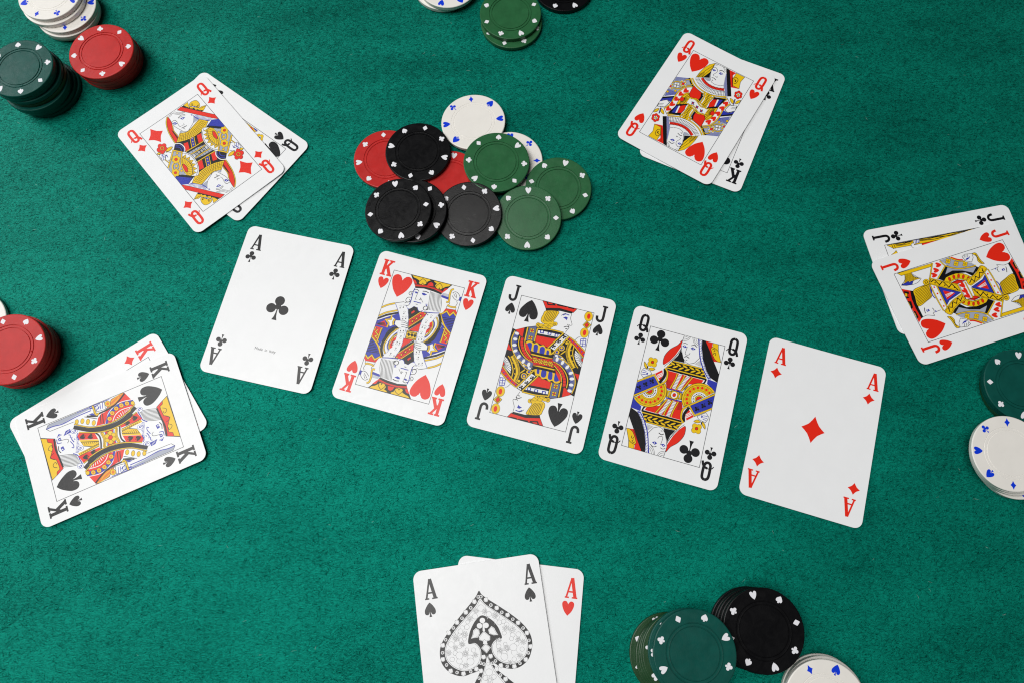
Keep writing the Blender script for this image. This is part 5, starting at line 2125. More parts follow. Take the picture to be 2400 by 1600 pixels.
ART['JH'] = '''p Y 413,642 404,212 369,250 374,612
l K .24 413,642 404,212 369,250 374,612 413,642
p Y 372,572 373,490 320,482 278,414 279,488 268,526 291,572 276,628 322,589
l K .22 365,576 366,487
l K .22 354,582 355,479
l K .22 344,588 345,470
l K .22 333,593 334,462
l K .22 323,599 324,454
l K .22 312,605 313,445
l K .22 302,610 302,437
l K .22 291,616 292,429
l K .22 280,622 281,421
k K 0.27 372,572 321,588 269,663
k K 0.27 373,490 320,482 277,412
p B 270,664 280,626 287,566 271,561 285,502 240,545 249,609
l K .24 270,664 280,626 287,566 271,561 285,502 240,545 249,609 270,664
k K 0.24 238,546 243,474 274,414
p R 231,679 184,597 87,625 -23,633 -150,625 -185,674
p K 200,670 176,617 106,645 111,678
p Y 172,664 159,645 129,659 138,677
p R 153,641 150,630 119,646 121,655
p K 77,681 65,643 -8,656 -16,681
l Y .25 64,678 7,678
p K -43,671 -58,650 -130,650 -138,675
l Y .2 -69,668 -116,671
p K 184,597 165,561 90,584 -18,598 -139,599 -152,625 -23,633 87,625
s Y 178,556 193,426 198,358 165,359 54,393 19,466 -13,594 97,580
c K .24 178,556 193,426 198,358 165,359 54,393 19,466 -13,594 97,580
k K .24 158,555 176,449 182,357
k K .24 143,559 160,452 169,361
k K .24 127,563 145,456 157,365
k K .24 111,567 129,459 144,369
k K .24 95,571 114,462 131,374
k K .24 79,575 99,466 118,378
k K .24 64,579 83,469 105,382
k K .24 48,583 68,473 93,386
k K .24 32,587 52,476 80,390
k K .24 17,590 37,479 67,395
k K .24 1,594 22,483 54,399
e K 220,381 -11,-36 -34,17
e Y 220,381 -10,-32 -31,16
k K 0.34 227,397 235,372 212,363 205,392 220,388
k K 0.27 190,460 182,399 191,362
k K 0.24 -139,599 -136,545 -165,473 -134,475 -129,428 -126,377
p B -76,532 -76,498 -99,497 -102,532
e W -85,517 -2,-6 -6,3
k K 0.41 -48,536 -82,551 -112,557
k K 0.34 -76,458 -98,449 -122,456
k B .4 -112,436 -129,435 -129,449
k B .6 172,359 67,384 13,372
p B 177,357 102,366 53,392 116,384
p W 169,340 137,290 -112,294 -141,346
p R 127,314 127,332 145,332 145,314
p R 49,314 49,332 67,332 67,314
p R -28,315 -28,333 -10,333 -10,315
p R -105,315 -105,333 -87,333 -87,315
k K 0.86 181,355 -8,358 -148,351
k Y .5 181,355 -8,358 -148,351
l K 0.86 141,288 -117,295
l Y .5 141,288 -117,295
p K 330,73 213,236 171,184 203,143 212,15 185,-94 127,-146 191,-270 228,-232
p G 319,58 211,-241 160,-173 220,-71 254,35 237,133
p Y 165,191 202,144 210,90 212,15 189,-55 148,-107 115,-132 94,-62 143,11 145,91 138,132
l K .24 165,191 202,144 210,90 212,15 189,-55 148,-107 115,-132 94,-62 143,11 145,91 138,132 165,191
e K 173,114 2,-16 -24,1
e R 173,114 2,-13 -21,1
e K 181,56 -1,-16 -24,6
e R 181,56 -1,-12 -21,5
e K 174,1 -5,-14 -23,12
e R 174,1 -4,-11 -20,10
e K 151,-46 -7,-13 -21,16
e R 151,-46 -6,-10 -18,14
e K 118,-91 -9,-10 -16,17
e R 118,-91 -6,-7 -14,14
p R 127,117 138,29 103,-42 91,54
l K .24 127,117 138,29 103,-42 91,54 127,117
k K 0.27 124,102 124,37 100,-24
k K 0.81 139,135 152,22 94,-64
k Y .45 139,135 152,22 94,-64
p B 133,278 -10,68 -55,236 -96,286
l K .24 133,278 -10,68 -55,236 -96,286 133,278
p R 72,248 2,132 -41,254
l W .3 16,249 23,162
l W .3 2,250 18,155
l W .3 -13,250 13,148
p Y 249,332 82,60 5,68 26,104 185,350
l K .24 249,332 82,60 5,68 26,104 185,350 249,332
l K .55 203,335 219,282 144,255 172,200 84,168 113,120 20,83
e K 180,290 -3,-8 -8,4
e K 185,226 -2,-8 -7,4
e K 121,200 -3,-8 -8,4
e K 129,137 -2,-8 -7,4
e K 65,109 -3,-8 -8,4
e K 226,323 -2,-8 -7,4
l K 0.71 253,330 86,59
l Y .35 253,330 86,59
l K 0.71 185,349 7,74
l Y .35 185,349 7,74
s Y -32,74 -72,204 -123,296 -157,346 -211,289 -128,169 -105,63
c K .24 -32,74 -72,204 -123,296 -157,346 -211,289 -128,169 -105,63
l K .5 -57,74 -99,121 -54,134 -113,177 -79,208 -141,241 -119,286 -180,293
e K -65,136 -2,-7 -7,4
e K -101,220 -2,-7 -7,4
e K -147,284 -2,-7 -7,4
k K 0.76 -32,70 -72,204 -121,291 -158,345
k Y .4 -32,70 -72,204 -121,291 -158,345
k K 0.76 -107,64 -127,160 -166,238 -210,294
k Y .4 -107,64 -127,160 -166,238 -210,294
p W 407,202 403,112 341,80 214,234 253,316
i R h 2.9 -15 363,155
i R h 2.9 -15 312,208
i R h 2.9 -15 266,254
l K 0.86 336,77 212,241
l Y .5 336,77 212,241
l K 0.86 407,209 250,319
l Y .5 407,209 250,319
p G 408,113 412,2 318,-123 274,-207 232,-241 238,-163 262,-36 326,63
e K 354,29 -5,-15 -15,8
e K 366,50 -5,-15 -15,8
e K 389,33 -5,-15 -15,8
e K 376,12 -5,-15 -15,8
e Y 354,29 -4,-12 -12,6
e Y 366,50 -4,-12 -12,6
e Y 389,33 -4,-12 -12,6
e Y 376,12 -4,-12 -12,6
e K 371,31 -3,-9 -9,5
e Y 371,31 -2,-6 -6,3
e K 298,-42 -5,-15 -15,8
e K 310,-21 -5,-15 -15,8
e K 332,-38 -5,-15 -15,8
e K 320,-59 -5,-15 -15,8
e Y 298,-42 -4,-12 -12,6
e Y 310,-21 -4,-12 -12,6
e Y 332,-38 -4,-12 -12,6
e Y 320,-59 -4,-12 -12,6
e K 315,-40 -3,-9 -9,5
e Y 315,-40 -2,-6 -6,3
e K 263,-138 -5,-15 -15,8
e K 275,-117 -5,-15 -15,8
e K 297,-134 -5,-15 -15,8
e K 285,-155 -5,-15 -15,8
e Y 263,-138 -4,-12 -12,6
e Y 275,-117 -4,-12 -12,6
e Y 297,-134 -4,-12 -12,6
e Y 285,-155 -4,-12 -12,6
e K 280,-136 -3,-9 -9,5
e Y 280,-136 -2,-6 -6,3
k K 0.86 406,120 324,80 256,-33 231,-159 229,-243
k Y .5 406,120 324,80 256,-33 231,-159 229,-243
k K 0.86 409,3 341,-77 310,-154
k Y .5 409,3 341,-77 310,-154
k R .7 405,-20 355,-84 335,-136
p W 370,-142 389,-185 372,-269 324,-260 279,-218 312,-161
l K .24 370,-142 389,-185 372,-269 324,-260 279,-218 312,-161 370,-142
p B 323,-159 340,-184 340,-209 353,-234 330,-216 319,-185
l K 0.24 379,-180 349,-156
l K 0.24 381,-201 350,-181
l K 0.24 379,-221 347,-202
s Y 370,-273 364,-313 304,-322 260,-329 220,-345 231,-308 273,-289 323,-301
c K .24 370,-273 364,-313 304,-322 260,-329 220,-345 231,-308 273,-289 323,-301
k K 0.34 353,-303 284,-307 234,-318
i R h 11.2 0 -283,540
P W 98,46 90,-29 -106,-28 -103,50
L K .24 98,46 90,-29 -106,-28 -103,50 98,46
L K 0.76 86,61 -107,64
L Y .4 86,61 -107,64
L K 0.76 87,-34 -108,-30
L Y .4 87,-34 -108,-30
I R h 3.0 -60 60,11
I R h 3.0 -60 -8,14
I R h 3.0 -60 -70,14'''
ART['AS'] = '''p K -3,29 35,-53 102,-148 231,-271 309,-367 -217,-291 -146,-217 -79,-122 -32,-44
s K 2,609 25,571 81,518 166,450 273,361 372,265 439,168 458,85 447,12 401,-78 326,-129 250,-145 172,-130 108,-104 58,-68 -19,-85 -96,-116 -166,-129 -234,-141 -306,-128 -381,-84 -434,-14 -451,56 -442,135 -401,209 -308,311 -189,422 -90,508 -32,564
s W 3,533 45,479 123,412 236,320 336,230 393,152 415,80 404,7 369,-51 300,-93 225,-101 149,-77 93,-34 61,22 58,80 84,122 124,142 169,144 162,197 140,258 92,323 6,378 -61,345 -113,283 -147,218 -163,141 -100,137 -62,97 -49,44 -64,-22 -109,-73 -180,-97 -253,-93 -328,-53 -383,7 -401,72 -390,138 -347,207 -255,303 -129,407 -45,478
k K .13 1,521 43,471 122,405 232,314 332,224 386,147 406,78 396,9 362,-46 297,-86 227,-92 153,-70 100,-29 69,24 66,77 89,115 126,135
k K .13 -164,137 -104,130 -69,93 -57,45 -73,-18 -114,-66 -182,-90 -252,-85 -322,-47 -375,10 -393,73 -382,135 -340,201 -249,297 -125,400 -41,468 1,521
e g 1,446 33,-5 -4,-31
e W 1,446 31,-4 -4,-29
e g -67,378 28,-4 -3,-26
e W -67,378 26,-4 -3,-24
e g 70,379 28,-4 -4,-26
e W 70,379 26,-4 -3,-24
e g -146,337 20,-3 -2,-19
e W -146,337 18,-3 -2,-17
e g 151,338 22,-3 -3,-20
e W 151,338 20,-3 -3,-18
e g 163,289 25,-4 -3,-24
e W 163,289 23,-3 -3,-22
e g 207,292 23,-3 -3,-22
e W 207,292 21,-3 -3,-20
e g 232,259 25,-4 -3,-24
e W 232,259 23,-3 -3,-22
e g -205,290 23,-3 -3,-22
e W -205,290 21,-3 -2,-20
e g -159,292 25,-4 -3,-24
e W -159,292 23,-3 -3,-22
e g -227,262 25,-4 -3,-24
e W -227,262 23,-3 -3,-22
e g 198,186 22,-3 -3,-20
e W 198,186 20,-3 -3,-18
e g 277,158 25,-4 -3,-23
e W 277,158 23,-3 -3,-21
e g 334,155 26,-4 -4,-25
e W 334,155 24,-4 -3,-23
e g -196,188 21,-3 -3,-20
e W -196,188 19,-3 -2,-18
e g -330,157 28,-4 -3,-26
e W -330,157 26,-4 -3,-24
e g -253,127 21,-3 -2,-20
e W -253,127 19,-3 -2,-18
e g -271,159 26,-4 -3,-24
e W -271,159 24,-4 -3,-23
e g 261,125 21,-3 -3,-20
e W 261,125 19,-3 -3,-18
e g 127,75 24,-3 -3,-22
e W 127,75 22,-3 -3,-20
e g 193,86 19,-3 -3,-18
e W 193,86 17,-2 -2,-16
e g 306,72 24,-3 -3,-22
e W 306,72 22,-3 -3,-20
e g 351,17 23,-3 -3,-21
e W 351,17 21,-3 -3,-19
e g 271,-2 29,-4 -4,-26
e W 271,-2 27,-4 -4,-25
e g 268,46 36,-5 -5,-33
e W 268,46 34,-5 -5,-31
e g 173,6 29,-4 -4,-26
e W 173,6 27,-4 -3,-25
e g 169,-26 35,-5 -5,-33
e W 169,-26 33,-5 -4,-31
e g 261,-61 24,-3 -3,-22
e W 261,-61 22,-3 -3,-20
e g -300,74 24,-3 -3,-22
e W -300,74 22,-3 -2,-20
e g -269,-3 29,-4 -3,-26
e W -269,-3 27,-4 -3,-24
e g -263,47 35,-5 -4,-33
e W -263,47 33,-5 -4,-31
e g -184,89 18,-3 -2,-17
e W -184,89 16,-2 -2,-15
e g -121,76 23,-3 -3,-21
e W -121,76 21,-3 -2,-19
e g -337,22 24,-3 -3,-22
e W -337,22 22,-3 -2,-20
e g -162,9 31,-4 -4,-29
e W -162,9 29,-4 -3,-27
e g -163,-22 36,-5 -4,-33
e W -163,-22 34,-5 -4,-31
e g -256,-54 24,-3 -3,-22
e W -256,-54 22,-3 -2,-20
e g -262,193 11,-11 -4,-4
e W -262,193 9,-9 -3,-2
e g -275,188 2,-14 -6,0
e W -275,188 2,-13 -4,0
e g -288,191 -7,-13 -5,3
e W -288,191 -6,-11 -3,2
e g -297,200 -14,-6 -2,5
e W -297,200 -12,-5 -2,3
e g -299,213 -15,3 1,5
e W -299,213 -13,3 1,3
e g -293,224 -11,11 4,4
e W -293,224 -9,9 3,2
e g -280,229 -2,15 6,0
e W -280,229 -2,13 4,0
e g -267,226 7,13 5,-3
e W -267,226 6,11 3,-2
e g -258,216 14,6 2,-5
e W -258,216 12,5 2,-3
e g -256,204 15,-3 -1,-5
e W -256,204 13,-3 -1,-3
e g -239,134 -11,-6 -3,4
e W -239,134 -9,-5 -2,2
e g -242,146 -13,2 1,5
e W -242,146 -11,2 0,3
e g -236,156 -9,9 4,3
e W -236,156 -8,8 2,2
e g -225,160 -1,12 5,0
e W -225,160 -1,10 3,0
e g -213,156 8,10 4,-3
e W -213,156 7,8 2,-2
e g -206,146 13,2 1,-5
e W -206,146 11,2 1,-3
e g -207,135 12,-6 -2,-4
e W -207,135 10,-5 -1,-2
e g -216,127 5,-11 -5,-2
e W -216,127 4,-10 -3,-1
e g -229,127 -4,-12 -5,2
e W -229,127 -3,-10 -3,1
e g -361,103 4,13 5,-2
e W -361,103 3,11 4,-1
e g -351,95 12,7 3,-5
e W -351,95 10,6 2,-3
e g -348,84 14,-2 -1,-5
e W -348,84 12,-2 0,-3
e g -354,74 10,-10 -4,-4
e W -354,74 8,-9 -3,-2
e g -365,70 1,-13 -6,0
e W -365,70 1,-11 -4,0
e g -377,73 -8,-10 -5,3
e W -377,73 -7,-9 -3,2
e g -384,83 -14,-3 -1,5
e W -384,83 -12,-2 -1,3
e g -383,95 -13,6 3,5
e W -383,95 -11,5 2,3
e g -374,102 -6,12 5,2
e W -374,102 -5,11 3,1
e g -222,60 -12,4 2,5
e W -222,60 -11,3 1,3
e g -216,69 -8,10 5,3
e W -216,69 -7,8 3,2
e g -204,73 0,12 6,0
e W -204,73 0,10 4,0
e g -193,69 7,10 5,-3
e W -193,69 6,8 3,-2
e g -185,60 12,4 2,-5
e W -185,60 10,3 1,-3
e g -185,49 12,-4 -2,-5
e W -185,49 11,-3 -1,-3
e g -192,40 8,-10 -5,-3
e W -192,40 7,-8 -3,-2
e g -203,37 0,-12 -6,0
e W -203,37 0,-10 -4,0
e g -215,40 -7,-10 -5,3
e W -215,40 -6,-8 -3,2
e g -222,49 -12,-4 -2,5
e W -222,49 -10,-3 -1,3
e g -122,383 -1,12 6,0
e W -122,383 -1,10 4,0
e g -108,378 9,9 4,-4
e W -108,378 7,8 3,-2
e g -102,366 13,0 0,-5
e W -102,366 11,0 0,-3
e g -107,353 10,-9 -4,-4
e W -107,353 8,-7 -2,-3
e g -120,348 1,-12 -6,0
e W -120,348 1,-10 -4,0
e g -133,353 -9,-9 -4,4
e W -133,353 -7,-8 -3,2
e g -139,365 -13,0 0,5
e W -139,365 -11,0 0,3
e g -135,377 -10,9 4,4
e W -135,377 -8,7 2,3
e g 20,399 -11,-6 -3,4
e W 20,399 -9,-5 -2,2
e g 18,411 -13,3 1,5
e W 18,411 -11,2 1,3
e g 25,421 -7,11 4,3
e W 25,421 -6,9 3,2
e g 39,423 3,12 5,-1
e W 39,423 2,10 3,-1
e g 49,416 11,6 3,-4
e W 49,416 9,5 2,-2
e g 52,403 13,-3 -1,-5
e W 52,403 11,-2 -1,-3
e g 44,393 7,-11 -4,-3
e W 44,393 6,-9 -3,-2
e g 31,391 -3,-12 -5,1
e W 31,391 -2,-10 -3,1
e g 140,372 8,10 5,-3
e W 140,372 7,8 3,-2
e g 147,362 13,2 1,-5
e W 147,362 11,2 1,-3
e g 145,350 12,-6 -3,-5
e W 145,350 10,-5 -2,-3
e g 136,342 5,-12 -5,-2
e W 136,342 4,-10 -3,-1
e g 123,342 -4,-12 -5,2
e W 123,342 -3,-10 -4,1
e g 113,350 -11,-6 -3,5
e W 113,350 -9,-5 -2,3
e g 110,361 -13,2 1,5
e W 110,361 -11,2 0,3
e g 116,372 -9,9 4,4
e W 116,372 -8,8 3,2
e g 128,376 -1,12 6,0
e W 128,376 -1,10 4,0
e g 257,220 -12,9 4,4
e W 257,220 -11,8 2,3
e g 269,227 -4,14 5,1
e W 269,227 -4,12 4,1
e g 284,227 5,14 5,-2
e W 284,227 5,12 3,-1
e g 295,218 13,8 3,-5
e W 295,218 11,7 2,-3
e g 299,205 16,-1 0,-5
e W 299,205 14,-1 0,-3
e g 294,193 12,-9 -4,-4
e W 294,193 11,-8 -2,-3
e g 283,185 4,-14 -5,-1
e W 283,185 4,-12 -4,-1
e g 268,186 -5,-14 -5,2
e W 268,186 -5,-12 -3,1
e g 257,194 -13,-8 -3,4
e W 257,194 -11,-7 -2,3
e g 253,207 -16,1 0,5
e W 253,207 -14,1 0,3
e g 208,213 -6,-11 -5,3
e W 208,213 -5,-9 -3,2
e g 198,224 -13,-3 -2,5
e W 198,224 -11,-3 -1,3
e g 199,238 -12,6 3,5
e W 199,238 -10,5 2,3
e g 211,247 -4,12 5,1
e W 211,247 -3,10 4,1
e g 226,246 6,11 5,-3
e W 226,246 5,9 3,-2
e g 236,235 13,3 2,-5
e W 236,235 11,3 1,-3
e g 234,221 12,-6 -3,-5
e W 234,221 10,-5 -2,-3
e g 223,212 4,-12 -5,-1
e W 223,212 3,-10 -4,-1
e g 188,35 -10,-8 -4,4
e W 188,35 -8,-7 -2,3
e g 183,46 -13,-1 -1,5
e W 183,46 -11,-1 0,3
e g 185,57 -11,6 3,5
e W 185,57 -10,5 2,3
e g 195,65 -5,11 5,2
e W 195,65 -5,9 3,1
e g 207,66 3,12 6,-1
e W 207,66 2,10 4,-1
e g 219,60 10,8 4,-4
e W 219,60 8,7 2,-3
e g 224,49 13,1 1,-5
e W 224,49 11,1 0,-3
e g 221,37 11,-6 -3,-5
e W 221,37 10,-5 -2,-3
e g 212,30 5,-11 -5,-2
e W 212,30 5,-9 -3,-1
e g 199,28 -3,-12 -6,1
e W 199,28 -2,-10 -4,1
e g 384,70 10,-8 -3,-4
e W 384,70 9,-6 -2,-2
e g 372,64 2,-12 -5,-1
e W 372,64 1,-10 -3,0
e g 358,67 -8,-9 -4,3
e W 358,67 -7,-8 -2,2
e g 351,79 -13,-1 -1,5
e W 351,79 -11,-1 0,3
e g 355,91 -10,8 3,4
e W 355,91 -9,6 2,2
e g 367,97 -2,12 5,1
e W 367,97 -1,10 3,0
e g 381,94 8,9 4,-3
e W 381,94 7,8 2,-2
e g 388,82 13,1 1,-5
e W 388,82 11,1 0,-3
e g 154,23 10,-8 -4,-4
e W 154,23 9,-6 -2,-3
e g 142,17 2,-12 -6,-1
e W 142,17 1,-10 -4,0
e g 128,20 -8,-9 -5,3
e W 128,20 -7,-8 -3,2
e g 121,32 -13,-1 -1,5
e W 121,32 -11,-1 0,3
e g 125,44 -10,8 4,4
e W 125,44 -9,6 2,3
e g 137,51 -2,12 6,1
e W 137,51 -1,10 4,0
e g 151,47 8,9 5,-3
e W 151,47 7,8 3,-2
e g 158,35 13,1 1,-5
e W 158,35 11,1 0,-3
e g 339,-35 13,2 1,-5
e W 339,-35 11,2 1,-3
e g 336,-47 11,-7 -3,-4
e W 336,-47 9,-6 -2,-2
e g 325,-55 3,-12 -5,-1
e W 325,-55 2,-10 -3,-1
e g 311,-52 -7,-10 -4,3
e W 311,-52 -6,-8 -3,2
e g 303,-41 -13,-2 -1,5
e W 303,-41 -11,-2 -1,3
e g 306,-29 -11,7 3,4
e W 306,-29 -9,6 2,2
e g 317,-21 -3,12 5,1
e W 317,-21 -2,10 3,1
e g 331,-24 7,10 4,-3
e W 331,-24 6,8 3,-2
e g -249,186 5,-10 -5,-2
e W -249,186 4,-9 -3,-1
e g -277,186 -4,-10 -5,2
e W -277,186 -4,-8 -3,1
e g -298,205 -11,-4 -2,4
e W -298,205 -9,-3 -1,3
e g -298,232 -11,4 2,4
e W -298,232 -9,4 1,3
e g -279,250 -5,10 5,2
e W -279,250 -4,9 3,1
e g -250,249 4,10 5,-2
e W -250,249 4,8 3,-1
e g -230,230 11,4 2,-4
e W -230,230 9,3 1,-3
e g -230,204 11,-4 -2,-4
e W -230,204 9,-4 -1,-3
e g -209,233 -13,2 1,5
e W -209,233 -11,2 0,3
e g -202,245 -9,9 4,4
e W -202,245 -8,8 3,2
e g -189,249 -1,12 6,0
e W -189,249 -1,10 4,0
e g -175,245 8,10 5,-3
e W -175,245 7,8 3,-2
e g -168,234 13,2 1,-5
e W -168,234 11,2 1,-3
e g -169,221 12,-6 -3,-5
e W -169,221 10,-5 -2,-3
e g -180,212 5,-11 -5,-2
e W -180,212 4,-10 -3,-1
e g -194,211 -4,-12 -5,2
e W -194,211 -3,-10 -4,1
e g -205,220 -11,-6 -3,5
e W -205,220 -9,-5 -2,3
e g -32,423 12,-2 -1,-5
e W -32,423 10,-1 0,-3
e g -39,411 7,-9 -4,-3
e W -39,411 6,-8 -2,-2
e g -53,408 -1,-11 -5,1
e W -53,408 -1,-9 -3,0
e g -65,415 -9,-7 -3,4
e W -65,415 -8,-6 -2,2
e g -69,428 -12,2 1,5
e W -69,428 -10,1 0,3
e g -62,439 -7,9 4,3
e W -62,439 -6,8 2,2
e g -48,443 1,11 5,-1
e W -48,443 1,9 3,0
e g -36,436 9,7 3,-4
e W -36,436 8,6 2,-2
e g -227,-44 -10,5 2,4
e W -227,-44 -9,4 1,2
e g -217,-36 -4,11 5,1
e W -217,-36 -3,9 3,1
e g -203,-37 5,10 5,-2
e W -203,-37 4,8 3,-1
e g -194,-47 11,3 2,-5
e W -194,-47 9,2 1,-3
e g -195,-60 10,-5 -2,-4
e W -195,-60 9,-4 -1,-2
e g -205,-68 4,-10 -5,-1
e W -205,-68 3,-9 -3,-1
e g -219,-67 -5,-10 -5,2
e W -219,-67 -4,-8 -3,1
e g -228,-57 -11,-3 -2,5
e W -228,-57 -9,-2 -1,3
e g -91,30 12,0 0,-5
e W -91,30 10,0 0,-3
e g -95,19 9,-8 -3,-3
e W -95,19 7,-6 -2,-2
e g -107,14 1,-11 -5,0
e W -107,14 1,-9 -3,0
e g -120,18 -8,-8 -4,3
e W -120,18 -6,-7 -2,2
e g -125,29 -12,0 0,5
e W -125,29 -10,0 0,3
e g -121,40 -9,8 3,3
e W -121,40 -7,6 2,2
e g -109,45 -1,11 5,0
e W -109,45 -1,9 3,0
e g -97,41 8,8 4,-3
e W -97,41 7,7 2,-2
e g -282,110 8,-6 -3,-4
e W -282,110 7,-5 -2,-2
e g -292,104 2,-10 -5,-1
e W -292,104 1,-8 -3,0
e g -304,108 -6,-8 -4,3
e W -304,108 -5,-6 -2,2
e g -310,117 -10,-1 -1,5
e W -310,117 -8,-1 0,3
e g -307,128 -9,6 3,4
e W -307,128 -7,5 2,2
e g -297,134 -2,10 5,1
e W -297,134 -1,8 3,0
e g -285,131 6,8 4,-3
e W -285,131 5,6 2,-2
e g -279,121 10,1 1,-5
e W -279,121 8,1 0,-3
e g 201,-83 -10,2 1,5
e W 201,-83 -8,1 0,3
e g 208,-73 -5,9 4,2
e W 208,-73 -4,7 3,1
e g 220,-73 4,9 5,-2
e W 220,-73 3,7 3,-1
e g 229,-81 10,3 2,-5
e W 229,-81 8,2 1,-3
e g 228,-93 9,-6 -3,-4
e W 228,-93 7,-4 -2,-2
e g 217,-99 1,-10 -5,0
e W 217,-99 1,-8 -3,0
e g 205,-94 -8,-7 -4,3
e W 205,-94 -6,-5 -2,2
e g 336,120 8,7 3,-4
e W 336,120 6,5 2,-2
e g 340,109 11,-1 0,-5
e W 340,109 9,-1 0,-3
e g 335,99 7,-7 -4,-3
e W 335,99 6,-6 -2,-2
e g 323,95 -1,-10 -5,0
e W 323,95 0,-8 -3,0
e g 312,100 -8,-7 -3,4
e W 312,100 -6,-5 -2,2
e g 308,111 -11,1 0,5
e W 308,111 -9,1 0,3
e g 313,121 -7,7 4,3
e W 313,121 -6,6 2,2
e g 325,125 1,10 5,0
e W 325,125 0,8 3,0
e g 156,126 10,-3 -2,-5
e W 156,126 8,-3 -1,-3
e g 148,117 5,-9 -5,-2
e W 148,117 4,-7 -3,-1
e g 136,117 -3,-9 -5,2
e W 136,117 -3,-8 -3,1
e g 127,124 -9,-4 -2,4
e W 127,124 -8,-4 -1,3
e g 125,136 -10,3 2,5
e W 125,136 -8,3 1,3
e g 133,144 -5,9 5,2
e W 133,144 -4,7 3,1
e g 145,145 3,9 5,-2
e W 145,145 3,8 3,-1
e g 155,137 9,4 2,-4
e W 155,137 8,4 1,-3
p K 2,370 85,314 135,246 158,186 161,151 112,150 67,125 49,84 6,27 -3,29 -40,85 -56,119 -99,147 -152,158 -140,217 -107,282 -55,344
e W 0,330 27,-4 -3,-25
e W -34,286 27,-4 -3,-25
e W 30,281 27,-4 -3,-25
p W 0,313 8,312 14,230 -10,233
p W -71,271 -42,249 -41,214 -63,183 -132,182 -112,213 -101,252
p W 82,267 107,245 120,209 138,177 92,181 51,201 45,237
p W 2,233 57,177 52,143 17,134 23,110 -22,117 -16,139 -54,159 -54,187
p W 3,122 49,75 3,29 -44,82
l K .12 2,113 40,76 3,37 -35,80 2,113
k K .1 1,223 47,176 45,149 12,141 -2,157 -19,145 -47,162 -41,186 1,223
k K .1 -68,264 -49,246 -48,216 -72,191 -122,186 -104,215 -92,248 -68,264
k K .1 81,259 100,240 114,204 129,181 89,187 58,206 52,236 81,259
p W 2,11 28,-58 66,-142 147,-259 178,-348 -133,-303 -98,-224 -40,-110 -14,-41
l K .12 1,2 54,-141 132,-257
l K .12 -1,3 -33,-111 -89,-225
e g 4,-65 16,-2 -2,-15
e W 4,-65 14,-2 -2,-13
e g 3,-142 35,-5 -4,-32
e W 3,-142 33,-5 -4,-30
e g -38,-186 25,-4 -3,-23
e W -38,-186 23,-3 -3,-21
e g 44,-189 24,-3 -3,-22
e W 44,-189 22,-3 -3,-20
e g -15,-195 -10,10 4,3
e W -15,-195 -8,8 3,2
e g 2,-189 1,13 6,0
e W 2,-189 0,11 4,0
e g 19,-197 10,9 4,-4
e W 19,-197 9,7 2,-3
e g 25,-213 14,-1 0,-5
e W 25,-213 12,-1 0,-3
e g 18,-228 10,-10 -4,-3
e W 18,-228 8,-8 -3,-2
e g 0,-234 -1,-13 -6,0
e W 0,-234 0,-11 -4,0
e g -17,-226 -10,-9 -4,4
e W -17,-226 -9,-7 -2,3
e g -23,-210 -14,1 0,5
e W -23,-210 -12,1 0,3
e W -56,513 22,-3 -3,-21
i g h 2.0 0 -56,513
i W h 1.75 0 -56,513
e W 60,514 22,-3 -3,-21
i g h 2.0 0 60,514
i W h 1.75 0 60,514
e W -152,427 22,-3 -3,-21
i g h 2.0 0 -152,427
i W h 1.75 0 -152,427
e W 156,424 22,-3 -3,-21
i g h 2.0 0 156,424
i W h 1.75 0 156,424
e W -250,347 22,-3 -3,-21
i g h 2.0 0 -250,347
i W h 1.75 0 -250,347
e W 253,344 22,-3 -3,-21
i g h 2.0 0 253,344
i W h 1.75 0 253,344
e W -342,264 22,-3 -2,-20
i g h 2.0 0 -342,264
i W h 1.75 0 -342,264
e W 346,259 22,-3 -3,-20
i g h 2.0 0 346,259
i W h 1.75 0 346,259
e W -413,160 22,-3 -2,-20
i g h 2.0 0 -413,160
i W h 1.75 0 -413,160
e W 419,155 22,-3 -3,-20
i g h 2.0 0 419,155
i W h 1.75 0 419,155
e W -427,35 22,-3 -2,-20
i g h 2.0 0 -427,35
i W h 1.75 0 -427,35
e W 435,28 22,-3 -3,-20
i g h 2.0 0 435,28
i W h 1.75 0 435,28
e W -364,-78 22,-3 -2,-20
i g h 2.0 0 -364,-78
i W h 1.75 0 -364,-78
e W 372,-81 22,-3 -3,-20
i g h 2.0 0 372,-81
i W h 1.75 0 372,-81
e W -244,-120 22,-3 -2,-20
i g h 2.0 0 -244,-120
i W h 1.75 0 -244,-120
e W 253,-126 22,-3 -3,-20
i g h 2.0 0 253,-126
i W h 1.75 0 253,-126
e W -115,-97 22,-3 -3,-20
i g h 2.0 0 -115,-97
i W h 1.75 0 -115,-97
e W 124,-100 22,-3 -3,-20
i g h 2.0 0 124,-100
i W h 1.75 0 124,-100
e W -32,-1 22,-3 -3,-20
i g h 2.0 0 -32,-1
i W h 1.75 0 -32,-1
e W 37,-3 22,-3 -3,-20
i g h 2.0 0 37,-3
i W h 1.75 0 37,-3
e W -74,-119 22,-3 -3,-20
i g h 2.0 0 -74,-119
i W h 1.75 0 -74,-119
e W 80,-125 22,-3 -3,-20
i g h 2.0 0 80,-125
i W h 1.75 0 80,-125
e W 152,-225 22,-3 -3,-20
i g h 2.0 0 152,-225
i W h 1.75 0 152,-225
e W -99,462 17,-2 -2,-16
e K -99,462 10,-2 -1,-10
e W -97,460 4,-1 -1,-4
e W 102,459 17,-2 -2,-16
e K 102,459 10,-2 -1,-10
e W 104,457 4,-1 -1,-4
e W -196,379 17,-2 -2,-15
e K -196,379 10,-2 -1,-10
e W -194,377 4,-1 -1,-4
e W 200,377 17,-2 -2,-16
e K 200,377 10,-2 -1,-10
e W 202,375 4,-1 -1,-4
e W -291,303 17,-2 -2,-15
e K -291,303 10,-1 -1,-10
e W -289,301 4,-1 0,-4
